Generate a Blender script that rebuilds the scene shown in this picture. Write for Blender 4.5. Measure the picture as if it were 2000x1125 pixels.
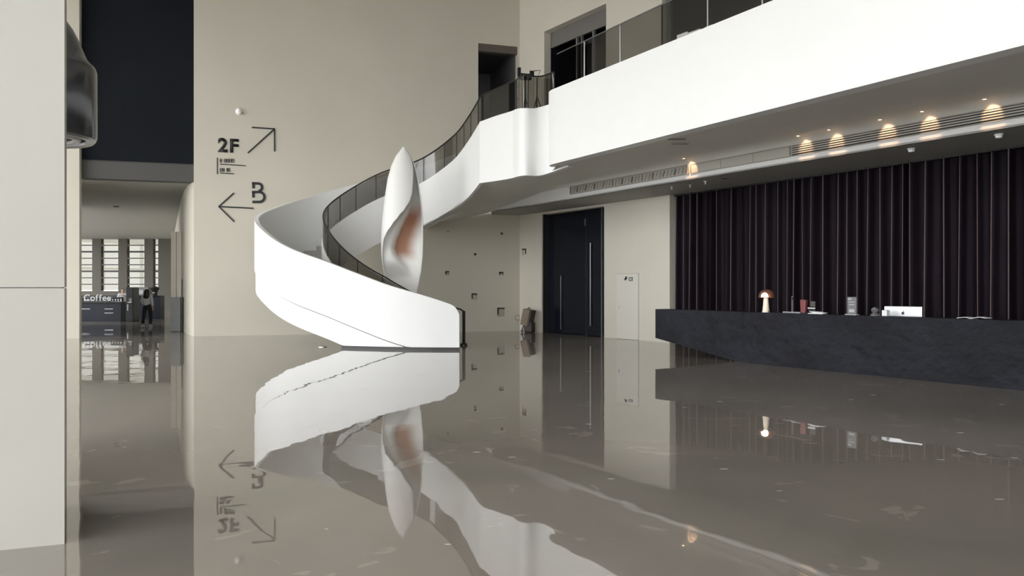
import bpy, bmesh, math, random
from mathutils import Vector, Matrix, noise
random.seed(7)
for o in list(bpy.data.objects): bpy.data.objects.remove(o)
SC = bpy.context.scene
COL = SC.collection
# ------------------------------------------------------------------ camera
# world: +Y is the direction the camera looks, +X right.  The building is turned
# against it: A runs along the right wall (away), B along the back wall (right).
H = 1.65; F = 1500.0
cd = bpy.data.cameras.new('camera'); cam = bpy.data.objects.new('camera', cd); COL.objects.link(cam)
cam.location = (0, 0, H); cam.rotation_euler = (math.pi/2, 0, 0)
cd.sensor_width = 36; cd.lens = F/2000*36; cd.clip_start = 0.1; cd.clip_end = 500
SC.camera = cam
# ------------------------------------------------------------------ world, light, exposure
w = bpy.data.worlds.new('overcast'); SC.world = w; w.use_nodes = True
bg = w.node_tree.nodes['Background']
bg.inputs[0].default_value = (0.97, 0.985, 1.0, 1); bg.inputs[1].default_value = 4.6
SC.view_settings.view_transform = 'Standard'; SC.view_settings.look = 'None'
SC.view_settings.gamma = 1; SC.view_settings.use_curve_mapping = False
SC.view_settings.exposure = 0.48
UA = Vector((-0.535, 0.845, 0)).normalized(); UB = Vector((0.845, 0.535, 0)).normalized()
def AB(a, b, z=0.0): return UB*a + UA*b + Vector((0, 0, z))
def toab(x, y): v = Vector((x, y, 0)); return v.dot(UB), v.dot(UA)
def portal(name, c, ux, uz, sx, sz):
    l = bpy.data.lights.new(name, 'AREA'); l.shape = 'RECTANGLE'; l.size = sx; l.size_y = sz
    l.cycles.is_portal = True
    o = bpy.data.objects.new(name, l); COL.objects.link(o)
    n = ux.cross(uz)
    o.matrix_world = Matrix(((ux.x, uz.x, n.x, c.x), (ux.y, uz.y, n.y, c.y), (ux.z, uz.z, n.z, c.z), (0, 0, 0, 1)))
UZ = Vector((0, 0, 1))
FA_L = -9.0; FA_F = -13.0; HZ = 13.0      # left facade (a), facade behind the camera (b), hall height
portal('daylight_left_facade', AB(FA_L+.1, 5.5, HZ/2), UA, UZ, 36.5, HZ)        # -z must look into the room
portal('daylight_front_facade', AB(-4.5, FA_F+.1, HZ/2), -UB, UZ, 9, HZ)
# ------------------------------------------------------------------ materials
MATS = {}
def mat(name, col, rough=.5, metal=0, spec=.5, emit=0, ecol=None, bump=None, var=None, sheen=0, ior=None, vscale=3.0):
    m = bpy.data.materials.new(name); m.use_nodes = True; nt = m.node_tree; N = nt.nodes; L = nt.links
    b = N['Principled BSDF']
    c = tuple(col)+(1,) if len(col) == 3 else col
    b.inputs['Base Color'].default_value = c; b.inputs['Roughness'].default_value = rough
    b.inputs['Metallic'].default_value = metal; b.inputs['Specular IOR Level'].default_value = spec
    if ior: b.inputs['IOR'].default_value = ior
    if sheen: b.inputs['Sheen Weight'].default_value = sheen
    if emit:
        b.inputs['Emission Color'].default_value = tuple(ecol or col)+(1,); b.inputs['Emission Strength'].default_value = emit
    tc = N.new('ShaderNodeTexCoord')
    if var:      # subtle blotchy tone variation
        n = N.new('ShaderNodeTexNoise'); n.inputs['Scale'].default_value = vscale; n.inputs['Detail'].default_value = 6
        L.new(tc.outputs['Object'], n.inputs['Vector'])
        r = N.new('ShaderNodeValToRGB')
        r.color_ramp.elements[0].position = .3; r.color_ramp.elements[1].position = .7
        r.color_ramp.elements[0].color = tuple(x*(1-var) for x in c[:3])+(1,)
        r.color_ramp.elements[1].color = tuple(min(1, x*(1+var)) for x in c[:3])+(1,)
        L.new(n.outputs['Fac'], r.inputs['Fac']); L.new(r.outputs['Color'], b.inputs['Base Color'])
    if bump:
        sc, st, di = bump
        n = N.new('ShaderNodeTexNoise'); n.inputs['Scale'].default_value = sc; n.inputs['Detail'].default_value = 5
        L.new(tc.outputs['Object'], n.inputs['Vector'])
        bp = N.new('ShaderNodeBump'); bp.inputs['Strength'].default_value = st; bp.inputs['Distance'].default_value = di
        L.new(n.outputs['Fac'], bp.inputs['Height']); L.new(bp.outputs['Normal'], b.inputs['Normal'])
    MATS[name] = m; return m
def glassmat(name, tint, gl=.08, rough=.0):
    m = bpy.data.materials.new(name); m.use_nodes = True; nt = m.node_tree; N = nt.nodes; L = nt.links
    N.remove(N['Principled BSDF']); out = N['Material Output']
    t = N.new('ShaderNodeBsdfTransparent'); t.inputs[0].default_value = tuple(tint)+(1,)
    g = N.new('ShaderNodeBsdfGlossy'); g.inputs['Roughness'].default_value = rough; g.inputs[0].default_value = (1, 1, 1, 1)
    fr = N.new('ShaderNodeFresnel'); fr.inputs[0].default_value = 1.5
    mu = N.new('ShaderNodeMath'); mu.operation = 'MULTIPLY'; mu.inputs[1].default_value = gl/.04
    mu.use_clamp = True
    mx = N.new('ShaderNodeMixShader')
    ge = N.new('ShaderNodeNewGeometry'); iv = N.new('ShaderNodeMath'); iv.operation = 'SUBTRACT'; iv.inputs[0].default_value = 1
    L.new(ge.outputs['Backfacing'], iv.inputs[1]); m2 = N.new('ShaderNodeMath'); m2.operation = 'MULTIPLY'
    L.new(fr.outputs[0], mu.inputs[0]); L.new(mu.outputs[0], m2.inputs[0]); L.new(iv.outputs[0], m2.inputs[1]); L.new(m2.outputs[0], mx.inputs[0])
    L.new(t.outputs[0], mx.inputs[1]); L.new(g.outputs[0], mx.inputs[2]); L.new(mx.outputs[0], out.inputs[0])
    MATS[name] = m; return m
M_wall = mat('wall_plaster', (.60, .565, .478), .75, var=.035, vscale=.35, bump=(60, .05, .004))
M_wallr = mat('wall_plaster_warm', (.68, .64, .55), .7, var=.03, vscale=.5)
M_white = mat('white_gypsum', (.92, .92, .905), .45, var=.006)
M_whites = mat('white_stair_plaster', (.84, .84, .83), .45, var=.008)
M_white2 = mat('white_gypsum_joint', (.83, .83, .82), .45)
M_soffit = mat('soffit_paint', (.80, .785, .735), .7, var=.02, vscale=.6)
M_ceil = mat('ceiling_paint', (.62, .60, .56), .7)
M_dark = mat('dark_cladding', (.008, .010, .014), .7, spec=.12, var=.2, vscale=.4)
M_darkroom = mat('dark_room', (.03, .032, .04), .6)
M_beam = mat('beam_grey', (.17, .16, .15), .6)
M_black = mat('black_metal', (.012, .012, .013), .35)
M_blackp = mat('black_plastic', (.012, .012, .014), .5, spec=.3)
M_sign = mat('black_letter', (.01, .01, .012), .5)
M_steel = mat('dark_steel', (.22, .22, .23), .3, metal=.8)
M_chrome = mat('pale_metal', (.6, .6, .6), .3, metal=.9)
M_glass = glassmat('smoked_glass', (.52, .51, .49), .05)
M_clear = glassmat('facade_glass', (.96, .97, .97), .04)
M_doorgl = mat('dark_door_glass', (.007, .009, .016), .2, spec=.25)
M_frost = glassmat('far_window_glass', (.30, .295, .27), .04)
M_stone = mat('column_stone', (.40, .382, .342), .5, var=.03, vscale=.8, bump=(25, .05, .003))
M_desk = mat('dark_concrete', (.0088, .0094, .0145), .6, spec=.22, var=.5, vscale=1.1, bump=(4.5, .8, .06))
M_desktop = mat('dark_concrete_top', (.04, .042, .046), .5, var=.2)
M_curtain = mat('aubergine_curtain', (.0095, .0055, .0095), .6, spec=.12, var=.2, vscale=1.2)
M_grille = mat('grille_grey', (.35, .33, .29), .5)
M_grillep = mat('grille_panel', (.50, .48, .43), .6)
M_slatd = mat('slot_dark', (.03, .03, .03), .6)
M_warm = mat('warm_lamp', (1, .75, .5), .4, emit=5, ecol=(1, .70, .45))
M_lampw = mat('lamp_glow', (1, .9, .8), .4, emit=7, ecol=(1, .88, .74))
M_copper = mat('copper_brown', (.22, .10, .06), .35, metal=.3)
M_cream = mat('cream_ceramic', (.74, .70, .60), .4)
M_red = mat('brick_red', (.22, .06, .06), .6)
M_paper = mat('paper_white', (.85, .85, .86), .6)
M_alu = mat('brushed_aluminium', (.72, .73, .75), .35, metal=.55)
M_gr = mat('mid_grey', (.16, .16, .165), .5)
M_lgr = mat('light_grey', (.45, .45, .46), .5)
M_coffee = mat('coffee_sign_faint_glow', (.42, .42, .41), .5, emit=.06, ecol=(.9, .92, .95))  # reflective letters, given a faint added glow
M_skin = mat('skin', (.55, .36, .27), .55)
M_hair = mat('black_hair', (.012, .011, .011), .45)
M_shirt = mat('grey_knit', (.60, .60, .62), .85)
M_shirtw = mat('white_shirt', (.66, .66, .68), .85)
M_trous = mat('black_trousers', (.014, .014, .018), .8)
M_shoe = mat('pale_shoe', (.5, .5, .5), .6)
M_case = mat('tan_case', (.26, .20, .145), .55, var=.1)
M_cased = mat('brown_case_dark', (.055, .042, .035), .5)
M_ground = mat('paving', (.35, .34, .33), .8, var=.1)
M_deskcab = mat('far_counter', (.011, .013, .023), .5, spec=.25)

def floor_material():
    m = bpy.data.materials.new('polished_floor'); m.use_nodes = True; nt = m.node_tree; N = nt.nodes; L = nt.links
    b = N['Principled BSDF']; tc = N.new('ShaderNodeTexCoord')
    n1 = N.new('ShaderNodeTexNoise'); n1.inputs['Scale'].default_value = .35; n1.inputs['Detail'].default_value = 8; n1.inputs['Distortion'].default_value = .6
    L.new(tc.outputs['Object'], n1.inputs['Vector'])
    r1 = N.new('ShaderNodeValToRGB'); e = r1.color_ramp.elements
    e[0].position = .3; e[0].color = (.205, .188, .162, 1); e[1].position = .72; e[1].color = (.285, .250, .218, 1)
    L.new(n1.outputs['Fac'], r1.inputs['Fac'])
    # worn dull patches: crisp irregular islands
    n2 = N.new('ShaderNodeTexNoise'); n2.inputs['Scale'].default_value = 1.3; n2.inputs['Detail'].default_value = 4; n2.inputs['Distortion'].default_value = 1.5
    L.new(tc.outputs['Object'], n2.inputs['Vector'])
    r2 = N.new('ShaderNodeValToRGB'); e = r2.color_ramp.elements
    e[0].position = .635; e[0].color = (0, 0, 0, 1); e[1].position = .66; e[1].color = (1, 1, 1, 1)
    L.new(n2.outputs['Fac'], r2.inputs['Fac'])
    mx = N.new('ShaderNodeMix'); mx.data_type = 'RGBA'; mx.inputs[7].default_value = (.35, .315, .275, 1)
    ms = N.new('ShaderNodeMath'); ms.operation = 'MULTIPLY'; ms.inputs[1].default_value = .6
    L.new(r2.outputs['Color'], ms.inputs[0]); L.new(ms.outputs[0], mx.inputs[0]); L.new(r1.outputs['Color'], mx.inputs[6])
    # small pale chips and scratches
    mp = N.new('ShaderNodeMapping'); mp.inputs['Scale'].default_value = (1.6, 5.0, 1); mp.inputs['Rotation'].default_value = (0, 0, .35)
    L.new(tc.outputs['Object'], mp.inputs['Vector'])
    v = N.new('ShaderNodeTexVoronoi'); v.inputs['Scale'].default_value = 1.1; v.inputs['Randomness'].default_value = 1
    L.new(mp.outputs[0], v.inputs['Vector'])
    lt = N.new('ShaderNodeMath'); lt.operation = 'LESS_THAN'; lt.inputs[1].default_value = .075
    L.new(v.outputs['Distance'], lt.inputs[0])
    sp = N.new('ShaderNodeSeparateColor'); L.new(v.outputs['Color'], sp.inputs[0])
    gt = N.new('ShaderNodeMath'); gt.operation = 'GREATER_THAN'; gt.inputs[1].default_value = .80; L.new(sp.outputs[0], gt.inputs[0])
    ml = N.new('ShaderNodeMath'); ml.operation = 'MULTIPLY'; L.new(lt.outputs[0], ml.inputs[0]); L.new(gt.outputs[0], ml.inputs[1])
    mx2 = N.new('ShaderNodeMix'); mx2.data_type = 'RGBA'; mx2.inputs[7].default_value = (.75, .74, .70, 1)
    L.new(ml.outputs[0], mx2.inputs[0]); L.new(mx.outputs[2], mx2.inputs[6])
    mp2 = N.new('ShaderNodeMapping'); mp2.inputs['Scale'].default_value = (.55, 7.0, 1); mp2.inputs['Rotation'].default_value = (0, 0, -.12)
    nz = N.new('ShaderNodeTexNoise'); nz.inputs['Scale'].default_value = .5; nz.inputs['Detail'].default_value = 1; L.new(tc.outputs['Object'], nz.inputs['Vector'])
    va = N.new('ShaderNodeVectorMath'); va.operation = 'MULTIPLY_ADD'; va.inputs[1].default_value = (1.2, 1.2, 0); L.new(nz.outputs['Color'], va.inputs[0]); L.new(tc.outputs['Object'], va.inputs[2])
    L.new(va.outputs[0], mp2.inputs['Vector']); v2 = N.new('ShaderNodeTexVoronoi'); v2.inputs['Scale'].default_value = .8; L.new(mp2.outputs[0], v2.inputs['Vector'])
    l2 = N.new('ShaderNodeMath'); l2.operation = 'LESS_THAN'; l2.inputs[1].default_value = .06; L.new(v2.outputs['Distance'], l2.inputs[0])
    s2 = N.new('ShaderNodeSeparateColor'); L.new(v2.outputs['Color'], s2.inputs[0]); g2 = N.new('ShaderNodeMath'); g2.operation = 'GREATER_THAN'; g2.inputs[1].default_value = .82; L.new(s2.outputs[1], g2.inputs[0])
    ml2 = N.new('ShaderNodeMath'); ml2.operation = 'MULTIPLY'; L.new(l2.outputs[0], ml2.inputs[0]); L.new(g2.outputs[0], ml2.inputs[1])
    mx3 = N.new('ShaderNodeMix'); mx3.data_type = 'RGBA'; mx3.inputs[7].default_value = (.48, .46, .43, 1); L.new(ml2.outputs[0], mx3.inputs[0]); L.new(mx2.outputs[2], mx3.inputs[6])
    L.new(mx3.outputs[2], b.inputs['Base Color'])
    b.inputs['IOR'].default_value = 2.15
    rr = N.new('ShaderNodeMath'); rr.operation = 'MULTIPLY_ADD'; rr.inputs[1].default_value = .05; rr.inputs[2].default_value = .012
    L.new(r2.outputs['Color'], rr.inputs[0]); L.new(rr.outputs[0], b.inputs['Roughness'])
    n3 = N.new('ShaderNodeTexNoise'); n3.inputs['Scale'].default_value = 1.1; n3.inputs['Detail'].default_value = 2
    L.new(tc.outputs['Object'], n3.inputs['Vector'])
    bp = N.new('ShaderNodeBump'); bp.inputs['Strength'].default_value = .10; bp.inputs['Distance'].default_value = .02
    L.new(n3.outputs['Fac'], bp.inputs['Height']); L.new(bp.outputs['Normal'], b.inputs['Normal'])
    return m
M_floor = floor_material()

# ------------------------------------------------------------------ helpers
def px(x, y, d): return Vector(((x-1000)/F*d, d, H+(562.5-y)/F*d))
def zat(y, d): return H+(562.5-y)/F*d
def tag(o, label=None, cat=None, group=None, kind=None):
    if label: o['label'] = label
    if cat: o['category'] = cat
    if group: o['group'] = group
    if kind: o['kind'] = kind
    return o
def empty(name, loc=(0, 0, 0), rz=0, label=None, cat=None, group=None, kind=None):
    o = bpy.data.objects.new(name, None); o.empty_display_size = .1; COL.objects.link(o)
    o.location = loc; o.rotation_euler = (0, 0, rz)
    return tag(o, label, cat, group, kind)
def link(name, me, m, parent=None, local=False, smooth=False):
    o = bpy.data.objects.new(name, me); COL.objects.link(o)
    if m is not None and not me.materials: me.materials.append(m)
    if smooth:
        for p in me.polygons: p.use_smooth = True
    if parent is not None:
        o.parent = parent
        if not local and parent.type == 'EMPTY':
            o.matrix_parent_inverse = Matrix.LocRotScale(parent.location, parent.rotation_euler, parent.scale).inverted()
    return o
def raw(name, vs, fs, m, parent=None, local=False, smooth=False):
    me = bpy.data.meshes.new(name); me.from_pydata([tuple(v) for v in vs], [], fs); me.update()
    return link(name, me, m, parent, local, smooth)
def bmobj(name, bm, m, parent=None, local=False, smooth=False, fix=True):
    if fix: bmesh.ops.recalc_face_normals(bm, faces=bm.faces)
    me = bpy.data.meshes.new(name); bm.to_mesh(me); bm.free()
    return link(name, me, m, parent, local, smooth)
def autosmooth(o, ang=.6):
    for p in o.data.polygons: p.use_smooth = True
    try: o.data.set_sharp_from_angle(angle=ang)
    except Exception: pass
    return o
def addbox(bm, c, s, ux=Vector((1, 0, 0)), uy=Vector((0, 1, 0)), uz=UZ, bev=0):
    r = bmesh.ops.create_cube(bm, size=1)
    c = Vector(c)
    for v in r['verts']:
        v.co = c + ux*(v.co.x*s[0]) + uy*(v.co.y*s[1]) + uz*(v.co.z*s[2])
    if bev:
        es = list({e for v in r['verts'] for e in v.link_edges})
        bmesh.ops.bevel(bm, geom=es, offset=bev, segments=2, affect='EDGES', profile=.6)
def box(name, c, s, m, parent=None, ux=Vector((1, 0, 0)), uy=Vector((0, 1, 0)), uz=UZ, bev=0, local=False):
    bm = bmesh.new(); addbox(bm, c, s, ux, uy, uz, bev)
    return bmobj(name, bm, m, parent, local)
def lathe(name, prof, m, parent=None, c=(0, 0, 0), seg=24, local=False, rot=None, cap=True):
    vs = []; fs = []; n = len(prof); c = Vector(c)
    for r, z in prof:
        for k in range(seg):
            t = 2*math.pi*k/seg; v = Vector((r*math.cos(t), r*math.sin(t), z))
            if rot is not None: v = rot @ v
            vs.append(c+v)
    for i in range(n-1):
        for k in range(seg):
            k2 = (k+1) % seg; fs.append((i*seg+k, i*seg+k2, (i+1)*seg+k2, (i+1)*seg+k))
    if cap: fs.append(tuple(range(seg))[::-1]); fs.append(tuple((n-1)*seg+k for k in range(seg)))
    return autosmooth(raw(name, vs, fs, m, parent, local))
def tubebm(bm, pts, r, seg=8):
    pts = [Vector(p) for p in pts]; rings = []
    for i, p in enumerate(pts):
        t = (pts[min(i+1, len(pts)-1)]-pts[max(i-1, 0)]).normalized()
        a = t.cross(UZ) if abs(t.z) < .95 else t.cross(Vector((1, 0, 0)))
        a.normalize(); b = t.cross(a)
        rr = r[i] if isinstance(r, (list, tuple)) else r
        rings.append([bm.verts.new(p+a*(rr*math.cos(2*math.pi*k/seg))+b*(rr*math.sin(2*math.pi*k/seg))) for k in range(seg)])
    for i in range(len(rings)-1):
        for k in range(seg):
            bm.faces.new((rings[i][k], rings[i][(k+1) % seg], rings[i+1][(k+1) % seg], rings[i+1][k]))
    bm.faces.new(rings[0][::-1]); bm.faces.new(rings[-1])
def tube(name, pts, r, m, parent=None, seg=8, local=False):
    bm = bmesh.new(); tubebm(bm, pts, r, seg); return autosmooth(bmobj(name, bm, m, parent, local))
def prism(name, poly, z0, z1, m, parent=None, local=False):
    n = len(poly); vs = [(p[0], p[1], z0) for p in poly]+[(p[0], p[1], z1) for p in poly]
    bm = bmesh.new(); V = [bm.verts.new(v) for v in vs]
    bm.faces.new(V[:n][::-1]); bm.faces.new(V[n:])
    for i in range(n): bm.faces.new((V[i], V[(i+1) % n], V[n+(i+1) % n], V[n+i]))
    return bmobj(name, bm, m, parent, local)
def hwall(name, p0, p1, z0, z1, holes, m, thick=.3, parent=None, cap=True):
    """upright wall from p0 to p1 (room on the right-hand side of p0->p1 ... normal n), rectangular holes (u0,u1,z0,z1)"""
    p0 = Vector((p0[0], p0[1], 0)); p1 = Vector((p1[0], p1[1], 0)); d = p1-p0; Lw = d.length; u = d.normalized()
    n = Vector((u.y, -u.x, 0))           # towards the room
    us = sorted({0, Lw} | {min(max(h[k], 0), Lw) for h in holes for k in (0, 1)})
    zs = sorted({z0, z1} | {min(max(h[k], z0), z1) for h in holes for k in (2, 3)})
    bm = bmesh.new(); cache = {}
    def V(uu, zz, bk):
        k = (round(uu, 5), round(zz, 5), bk)
        if k not in cache: cache[k] = bm.verts.new(p0+u*uu-n*(thick if bk else 0)+UZ*zz)
        return cache[k]
    def solid(i, j):
        if i < 0 or j < 0 or i >= len(us)-1 or j >= len(zs)-1: return False
        cu = (us[i]+us[i+1])/2; cz = (zs[j]+zs[j+1])/2
        return not any(h[0] < cu < h[1] and h[2] < cz < h[3] for h in holes)
    for i in range(len(us)-1):
        for j in range(len(zs)-1):
            if not solid(i, j): continue
            a, b, c, e = us[i], us[i+1], zs[j], zs[j+1]
            bm.faces.new((V(a, c, 0), V(b, c, 0), V(b, e, 0), V(a, e, 0)))
            bm.faces.new((V(a, e, 1), V(b, e, 1), V(b, c, 1), V(a, c, 1)))
            if not solid(i-1, j): bm.faces.new((V(a, c, 1), V(a, c, 0), V(a, e, 0), V(a, e, 1)))
            if not solid(i+1, j): bm.faces.new((V(b, c, 0), V(b, c, 1), V(b, e, 1), V(b, e, 0)))
            if not solid(i, j-1): bm.faces.new((V(a, c, 0), V(a, c, 1), V(b, c, 1), V(b, c, 0)))
            if not solid(i, j+1): bm.faces.new((V(a, e, 1), V(a, e, 0), V(b, e, 0), V(b, e, 1)))
    return bmobj(name, bm, m, parent)
def cr(P, n):
    """Catmull-Rom through tuples, n samples per span"""
    out = []; k = len(P)
    for i in range(k-1):
        p0 = P[max(i-1, 0)]; p1 = P[i]; p2 = P[i+1]; p3 = P[min(i+2, k-1)]
        for s in range(n):
            t = s/n
            out.append(tuple(.5*((2*b)+(-a+c)*t+(2*a-5*b+4*c-d)*t*t+(-a+3*b-3*c+d)*t**3) for a, b, c, d in zip(p0, p1, p2, p3)))
    out.append(tuple(P[-1])); return out
def ribbon(name, pts, zlo, zhi, t, m, parent=None, side=1, smooth=True):
    """upright band along plan pts with thickness t to the left (side=1) or right (-1)"""
    n = len(pts); P = [Vector((p[0], p[1], 0)) for p in pts]; vs = []
    for i in range(n):
        tg = (P[min(i+1, n-1)]-P[max(i-1, 0)]).normalized(); nn = Vector((-tg.y, tg.x, 0))*side
        q = P[i]+nn*t
        lo = zlo[i] if isinstance(zlo, list) else zlo; hi = zhi[i] if isinstance(zhi, list) else zhi
        hi = max(hi, lo+.004)
        vs += [(P[i].x, P[i].y, lo), (P[i].x, P[i].y, hi), (q.x, q.y, hi), (q.x, q.y, lo)]
    fs = []
    for i in range(n-1):
        for k in range(4):
            fs.append((4*i+k, 4*i+(k+1) % 4, 4*i+4+(k+1) % 4, 4*i+4+k))
    fs.append((0, 1, 2, 3)); fs.append((4*n-1, 4*n-2, 4*n-3, 4*n-4))
    bm = bmesh.new(); V = [bm.verts.new(v) for v in vs]
    for f in fs: bm.faces.new([V[i] for i in f])
    o = bmobj(name, bm, m, parent)
    return autosmooth(o, .5) if smooth else o
def copytree(o, parent=None):
    c = o.copy(); COL.objects.link(c)
    if parent is not None: c.parent = parent
    for ch in [x for x in COL.objects if x.parent == o]: copytree(ch, c)
    return c
def textmesh(s, size, extr, offset=0, spacing=1.0):
    cu = bpy.data.curves.new('t', 'FONT'); cu.body = s; cu.size = size; cu.extrude = extr; cu.offset = offset; cu.space_character = spacing
    o = bpy.data.objects.new('t', cu); COL.objects.link(o)
    dg = bpy.context.evaluated_depsgraph_get(); me = bpy.data.meshes.new_from_object(o.evaluated_get(dg))
    bpy.data.objects.remove(o); bpy.data.curves.remove(cu); return me

# plan lines -----------------------------------------------------------------
BW0 = Vector((-10.83, 26.2, 0)); BWU = Vector((11.126, 3.4, 0)).normalized(); BWN = Vector((BWU.y, -BWU.x, 0))
def bw_u(x):                       # distance along the back wall where image column x meets it
    k = (x-1000)/F
    return (k*BW0.y-BW0.x)/(BWU.x-k*BWU.y)
def bw(x, y):
    u = bw_u(x); p = BW0+BWU*u; return u, zat(y, p.y)
RW0 = Vector((.296, 29.6, 0)); RWU = (Vector((4.69, 23.2, 0))-RW0).normalized(); RWN = Vector((RWU.y, -RWU.x, 0))
def rw(x, y=562.5):
    k = (x-1000)/F; u = (k*RW0.y-RW0.x)/(RWU.x-k*RWU.y); p = RW0+RWU*u; return u, zat(y, p.y)
BP = lambda u, z=0, off=0: BW0+BWU*u+BWN*off+UZ*z
RP = lambda u, z=0, off=0: RW0+RWU*u+RWN*off+UZ*z

# ================================================================== SETTING
fl = raw('floor', [AB(FA_L, FA_F), AB(24, FA_F), AB(24, 80), AB(FA_L-40, 80), AB(FA_L-40, 27.2), AB(FA_L, 27.2)], [(0, 1, 2, 3, 4, 5)], M_floor); tag(fl, kind='structure')
gr = raw('ground', [AB(-70, -80, -.06), AB(70, -80, -.06), AB(70, 110, -.06), AB(-120, 110, -.06)], [(0, 1, 2, 3)], M_ground); tag(gr, kind='structure')
c = prism('ceiling', [AB(FA_L, FA_F), AB(18, FA_F), AB(18, 30), AB(FA_L, 30)], HZ, HZ+.3, M_ceil); tag(c, kind='structure')

# back wall: opening to the side hall on the left, second-floor opening high on the right, small niches
uJ0 = bw_u(155); uJ1 = bw_u(378.5); uEnd = (RW0-BW0).dot(BWU)
uO0, zO1 = bw(934, 84); uO1 = bw_u(1011)
NICH = [(926.5, 579.5, 11, 13), (978.5, 609.5, 14, 17), (873.5, 533.5, 8, 8), (979, 534.5, 8, 7), (928, 497, 4.5, 5), (980, 456.5, 4, 4.5), (875, 452.5, 2.5, 2.5), (1030, 421, 0, 0)]
nholes = []
uL = -16.0
for (x, y, ww, hh) in NICH[:7]:
    u0, z1 = bw(x-ww/2, y-hh/2); u1, z0 = bw(x+ww/2, y+hh/2); nholes.append((u0, u1, z0, z1))
off = -uL
holes = [(uJ0+off, uJ1+off, -1, HZ+1), (uO0+off, uO1+off, 6.35, zO1)]+[(h[0]+off, h[1]+off, h[2], h[3]) for h in nholes]
wb = hwall('wall_back', BP(uL), BP(uEnd), 0, HZ, holes, M_wall, .3); tag(wb, kind='structure')
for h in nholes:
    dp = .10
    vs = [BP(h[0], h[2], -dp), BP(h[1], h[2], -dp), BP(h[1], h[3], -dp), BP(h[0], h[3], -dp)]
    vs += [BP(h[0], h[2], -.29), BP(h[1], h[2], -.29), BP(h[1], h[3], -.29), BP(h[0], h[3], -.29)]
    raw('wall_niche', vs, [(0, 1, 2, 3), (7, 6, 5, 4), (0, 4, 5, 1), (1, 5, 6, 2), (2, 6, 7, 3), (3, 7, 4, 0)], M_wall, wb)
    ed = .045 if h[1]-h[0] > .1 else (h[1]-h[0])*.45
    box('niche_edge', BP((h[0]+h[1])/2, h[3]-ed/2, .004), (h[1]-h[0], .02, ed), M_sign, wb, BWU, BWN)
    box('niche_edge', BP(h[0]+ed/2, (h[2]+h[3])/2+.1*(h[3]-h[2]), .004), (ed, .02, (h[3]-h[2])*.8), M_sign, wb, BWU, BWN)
# room behind the second-floor opening
bm = bmesh.new(); dr = 4.0
q = [BP(uO0-.3, 6.35, -.3), BP(uO1+.0, 6.35, -.3), BP(uO1+.0, 6.35, -dr), BP(uO0-.3, 6.35, -dr)]
V = [bm.verts.new(p) for p in q]+[bm.verts.new(p+UZ*(zO1-6.35+.0)) for p in q]
for f in ((0, 1, 2, 3), (7, 6, 5, 4), (1, 5, 6, 2), (2, 6, 7, 3), (3, 7, 4, 0)): bm.faces.new([V[i] for i in f])
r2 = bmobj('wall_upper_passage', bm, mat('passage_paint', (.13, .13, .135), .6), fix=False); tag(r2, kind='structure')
p = box('trim_1', BP((uO0+uO1)/2, zO1-.14, -.16), (uO1-uO0-.01, .26, .28), mat('header_brown', (.11, .09, .08), .6), None, BWU, BWN); tag(p, kind='structure')

# right wall (below the mezzanine): tall dark doorway, flush door; stops where the curtain bay begins
uD0, _ = rw(1058); uD1, zD = rw(1180, 403); uE, _ = rw(1308)
zLC = 4.45
uN, zN = rw(1024, 492)
wr = hwall('wall_right', RP(0), RP(uE), 0, zLC+.02, [(uD0, uD1, -1, zD), (uN-.14, uN+.12, zN-.12, zN+.12)], M_wallr, .3); tag(wr, kind='structure')
box('wall_niche', RP(uN-.01, zN, -.17), (.26, .2, .24), M_wallr, wr, RWU, RWN)
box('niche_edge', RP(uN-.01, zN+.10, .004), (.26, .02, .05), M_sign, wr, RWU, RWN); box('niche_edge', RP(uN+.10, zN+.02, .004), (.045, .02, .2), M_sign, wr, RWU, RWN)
def bay(name, u0, u1, z0, z1, o0, o1, m, parent):
    # five sided dark recess behind an opening of the right wall
    vs = [RP(u, z, -o) for o in (o0, o1) for u, z in ((u0, z0), (u1, z0), (u1, z1), (u0, z1))]
    return raw(name, vs, [(4, 5, 6, 7), (0, 1, 5, 4), (1, 2, 6, 5), (2, 3, 7, 6), (3, 0, 4, 7)], m, parent)
# curtain bay back wall
bC = 17.07
k = RP(uE); ka, kb = toab(k.x, k.y)
wc = hwall('wall_curtain_bay', AB(17.1, kb), AB(17.1, -6), 0, 6.2, [], M_dark, .2); tag(wc, kind='structure')
k2 = AB(17.15, kb); o = prism('wall_curtain_return', [(k.x, k.y), (k2.x, k2.y), ((k2+UA*.2).x, (k2+UA*.2).y), ((k+UA*.2).x, (k+UA*.2).y)], 0, zLC+.02, M_wallr); tag(o, kind='structure')
# upper right wall above the mezzanine floor
uG0, zG = rw(1063, 62); uG1, _ = rw(1184); uG2, _ = rw(1293)
wu = hwall('wall_right_upper', RP(0), RP(32), 6.3, HZ, [(uG0, uG1, 6.3, zG), (uG2, 30, 6.3, zG)], M_wallr, .3); tag(wu, kind='structure')

# ---- side hall seen through the left opening
zCH = 5.3
cr_pts = [px(378.5, 562, 26.45), px(372, 562, 26.8), px(366, 562, 27.4), px(360, 562, 28.6), px(352, 562, 33), px(338, 562, 57.5)]
cl_pts = [px(155, 562, 25.0), px(120, 562, 30), px(80, 562, 57.5)]
o = ribbon('wall_side_hall', [(p.x, p.y) for p in cr_pts], 0, zCH, .2, M_wall, None, -1); tag(o, kind='structure')

o = prism('ceiling_side_hall', [BP(uJ0-1.6, 0, -.75), BP(uJ1+.05, 0, -.75), (cr_pts[3].x+.2, cr_pts[3].y), (cr_pts[-1].x+.3, 57.7), (cl_pts[-1].x-1.5, 57.7)], zCH, zCH+.2, mat('side_hall_ceiling', (.36, .355, .33), .7)); tag(o, kind='structure')
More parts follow.
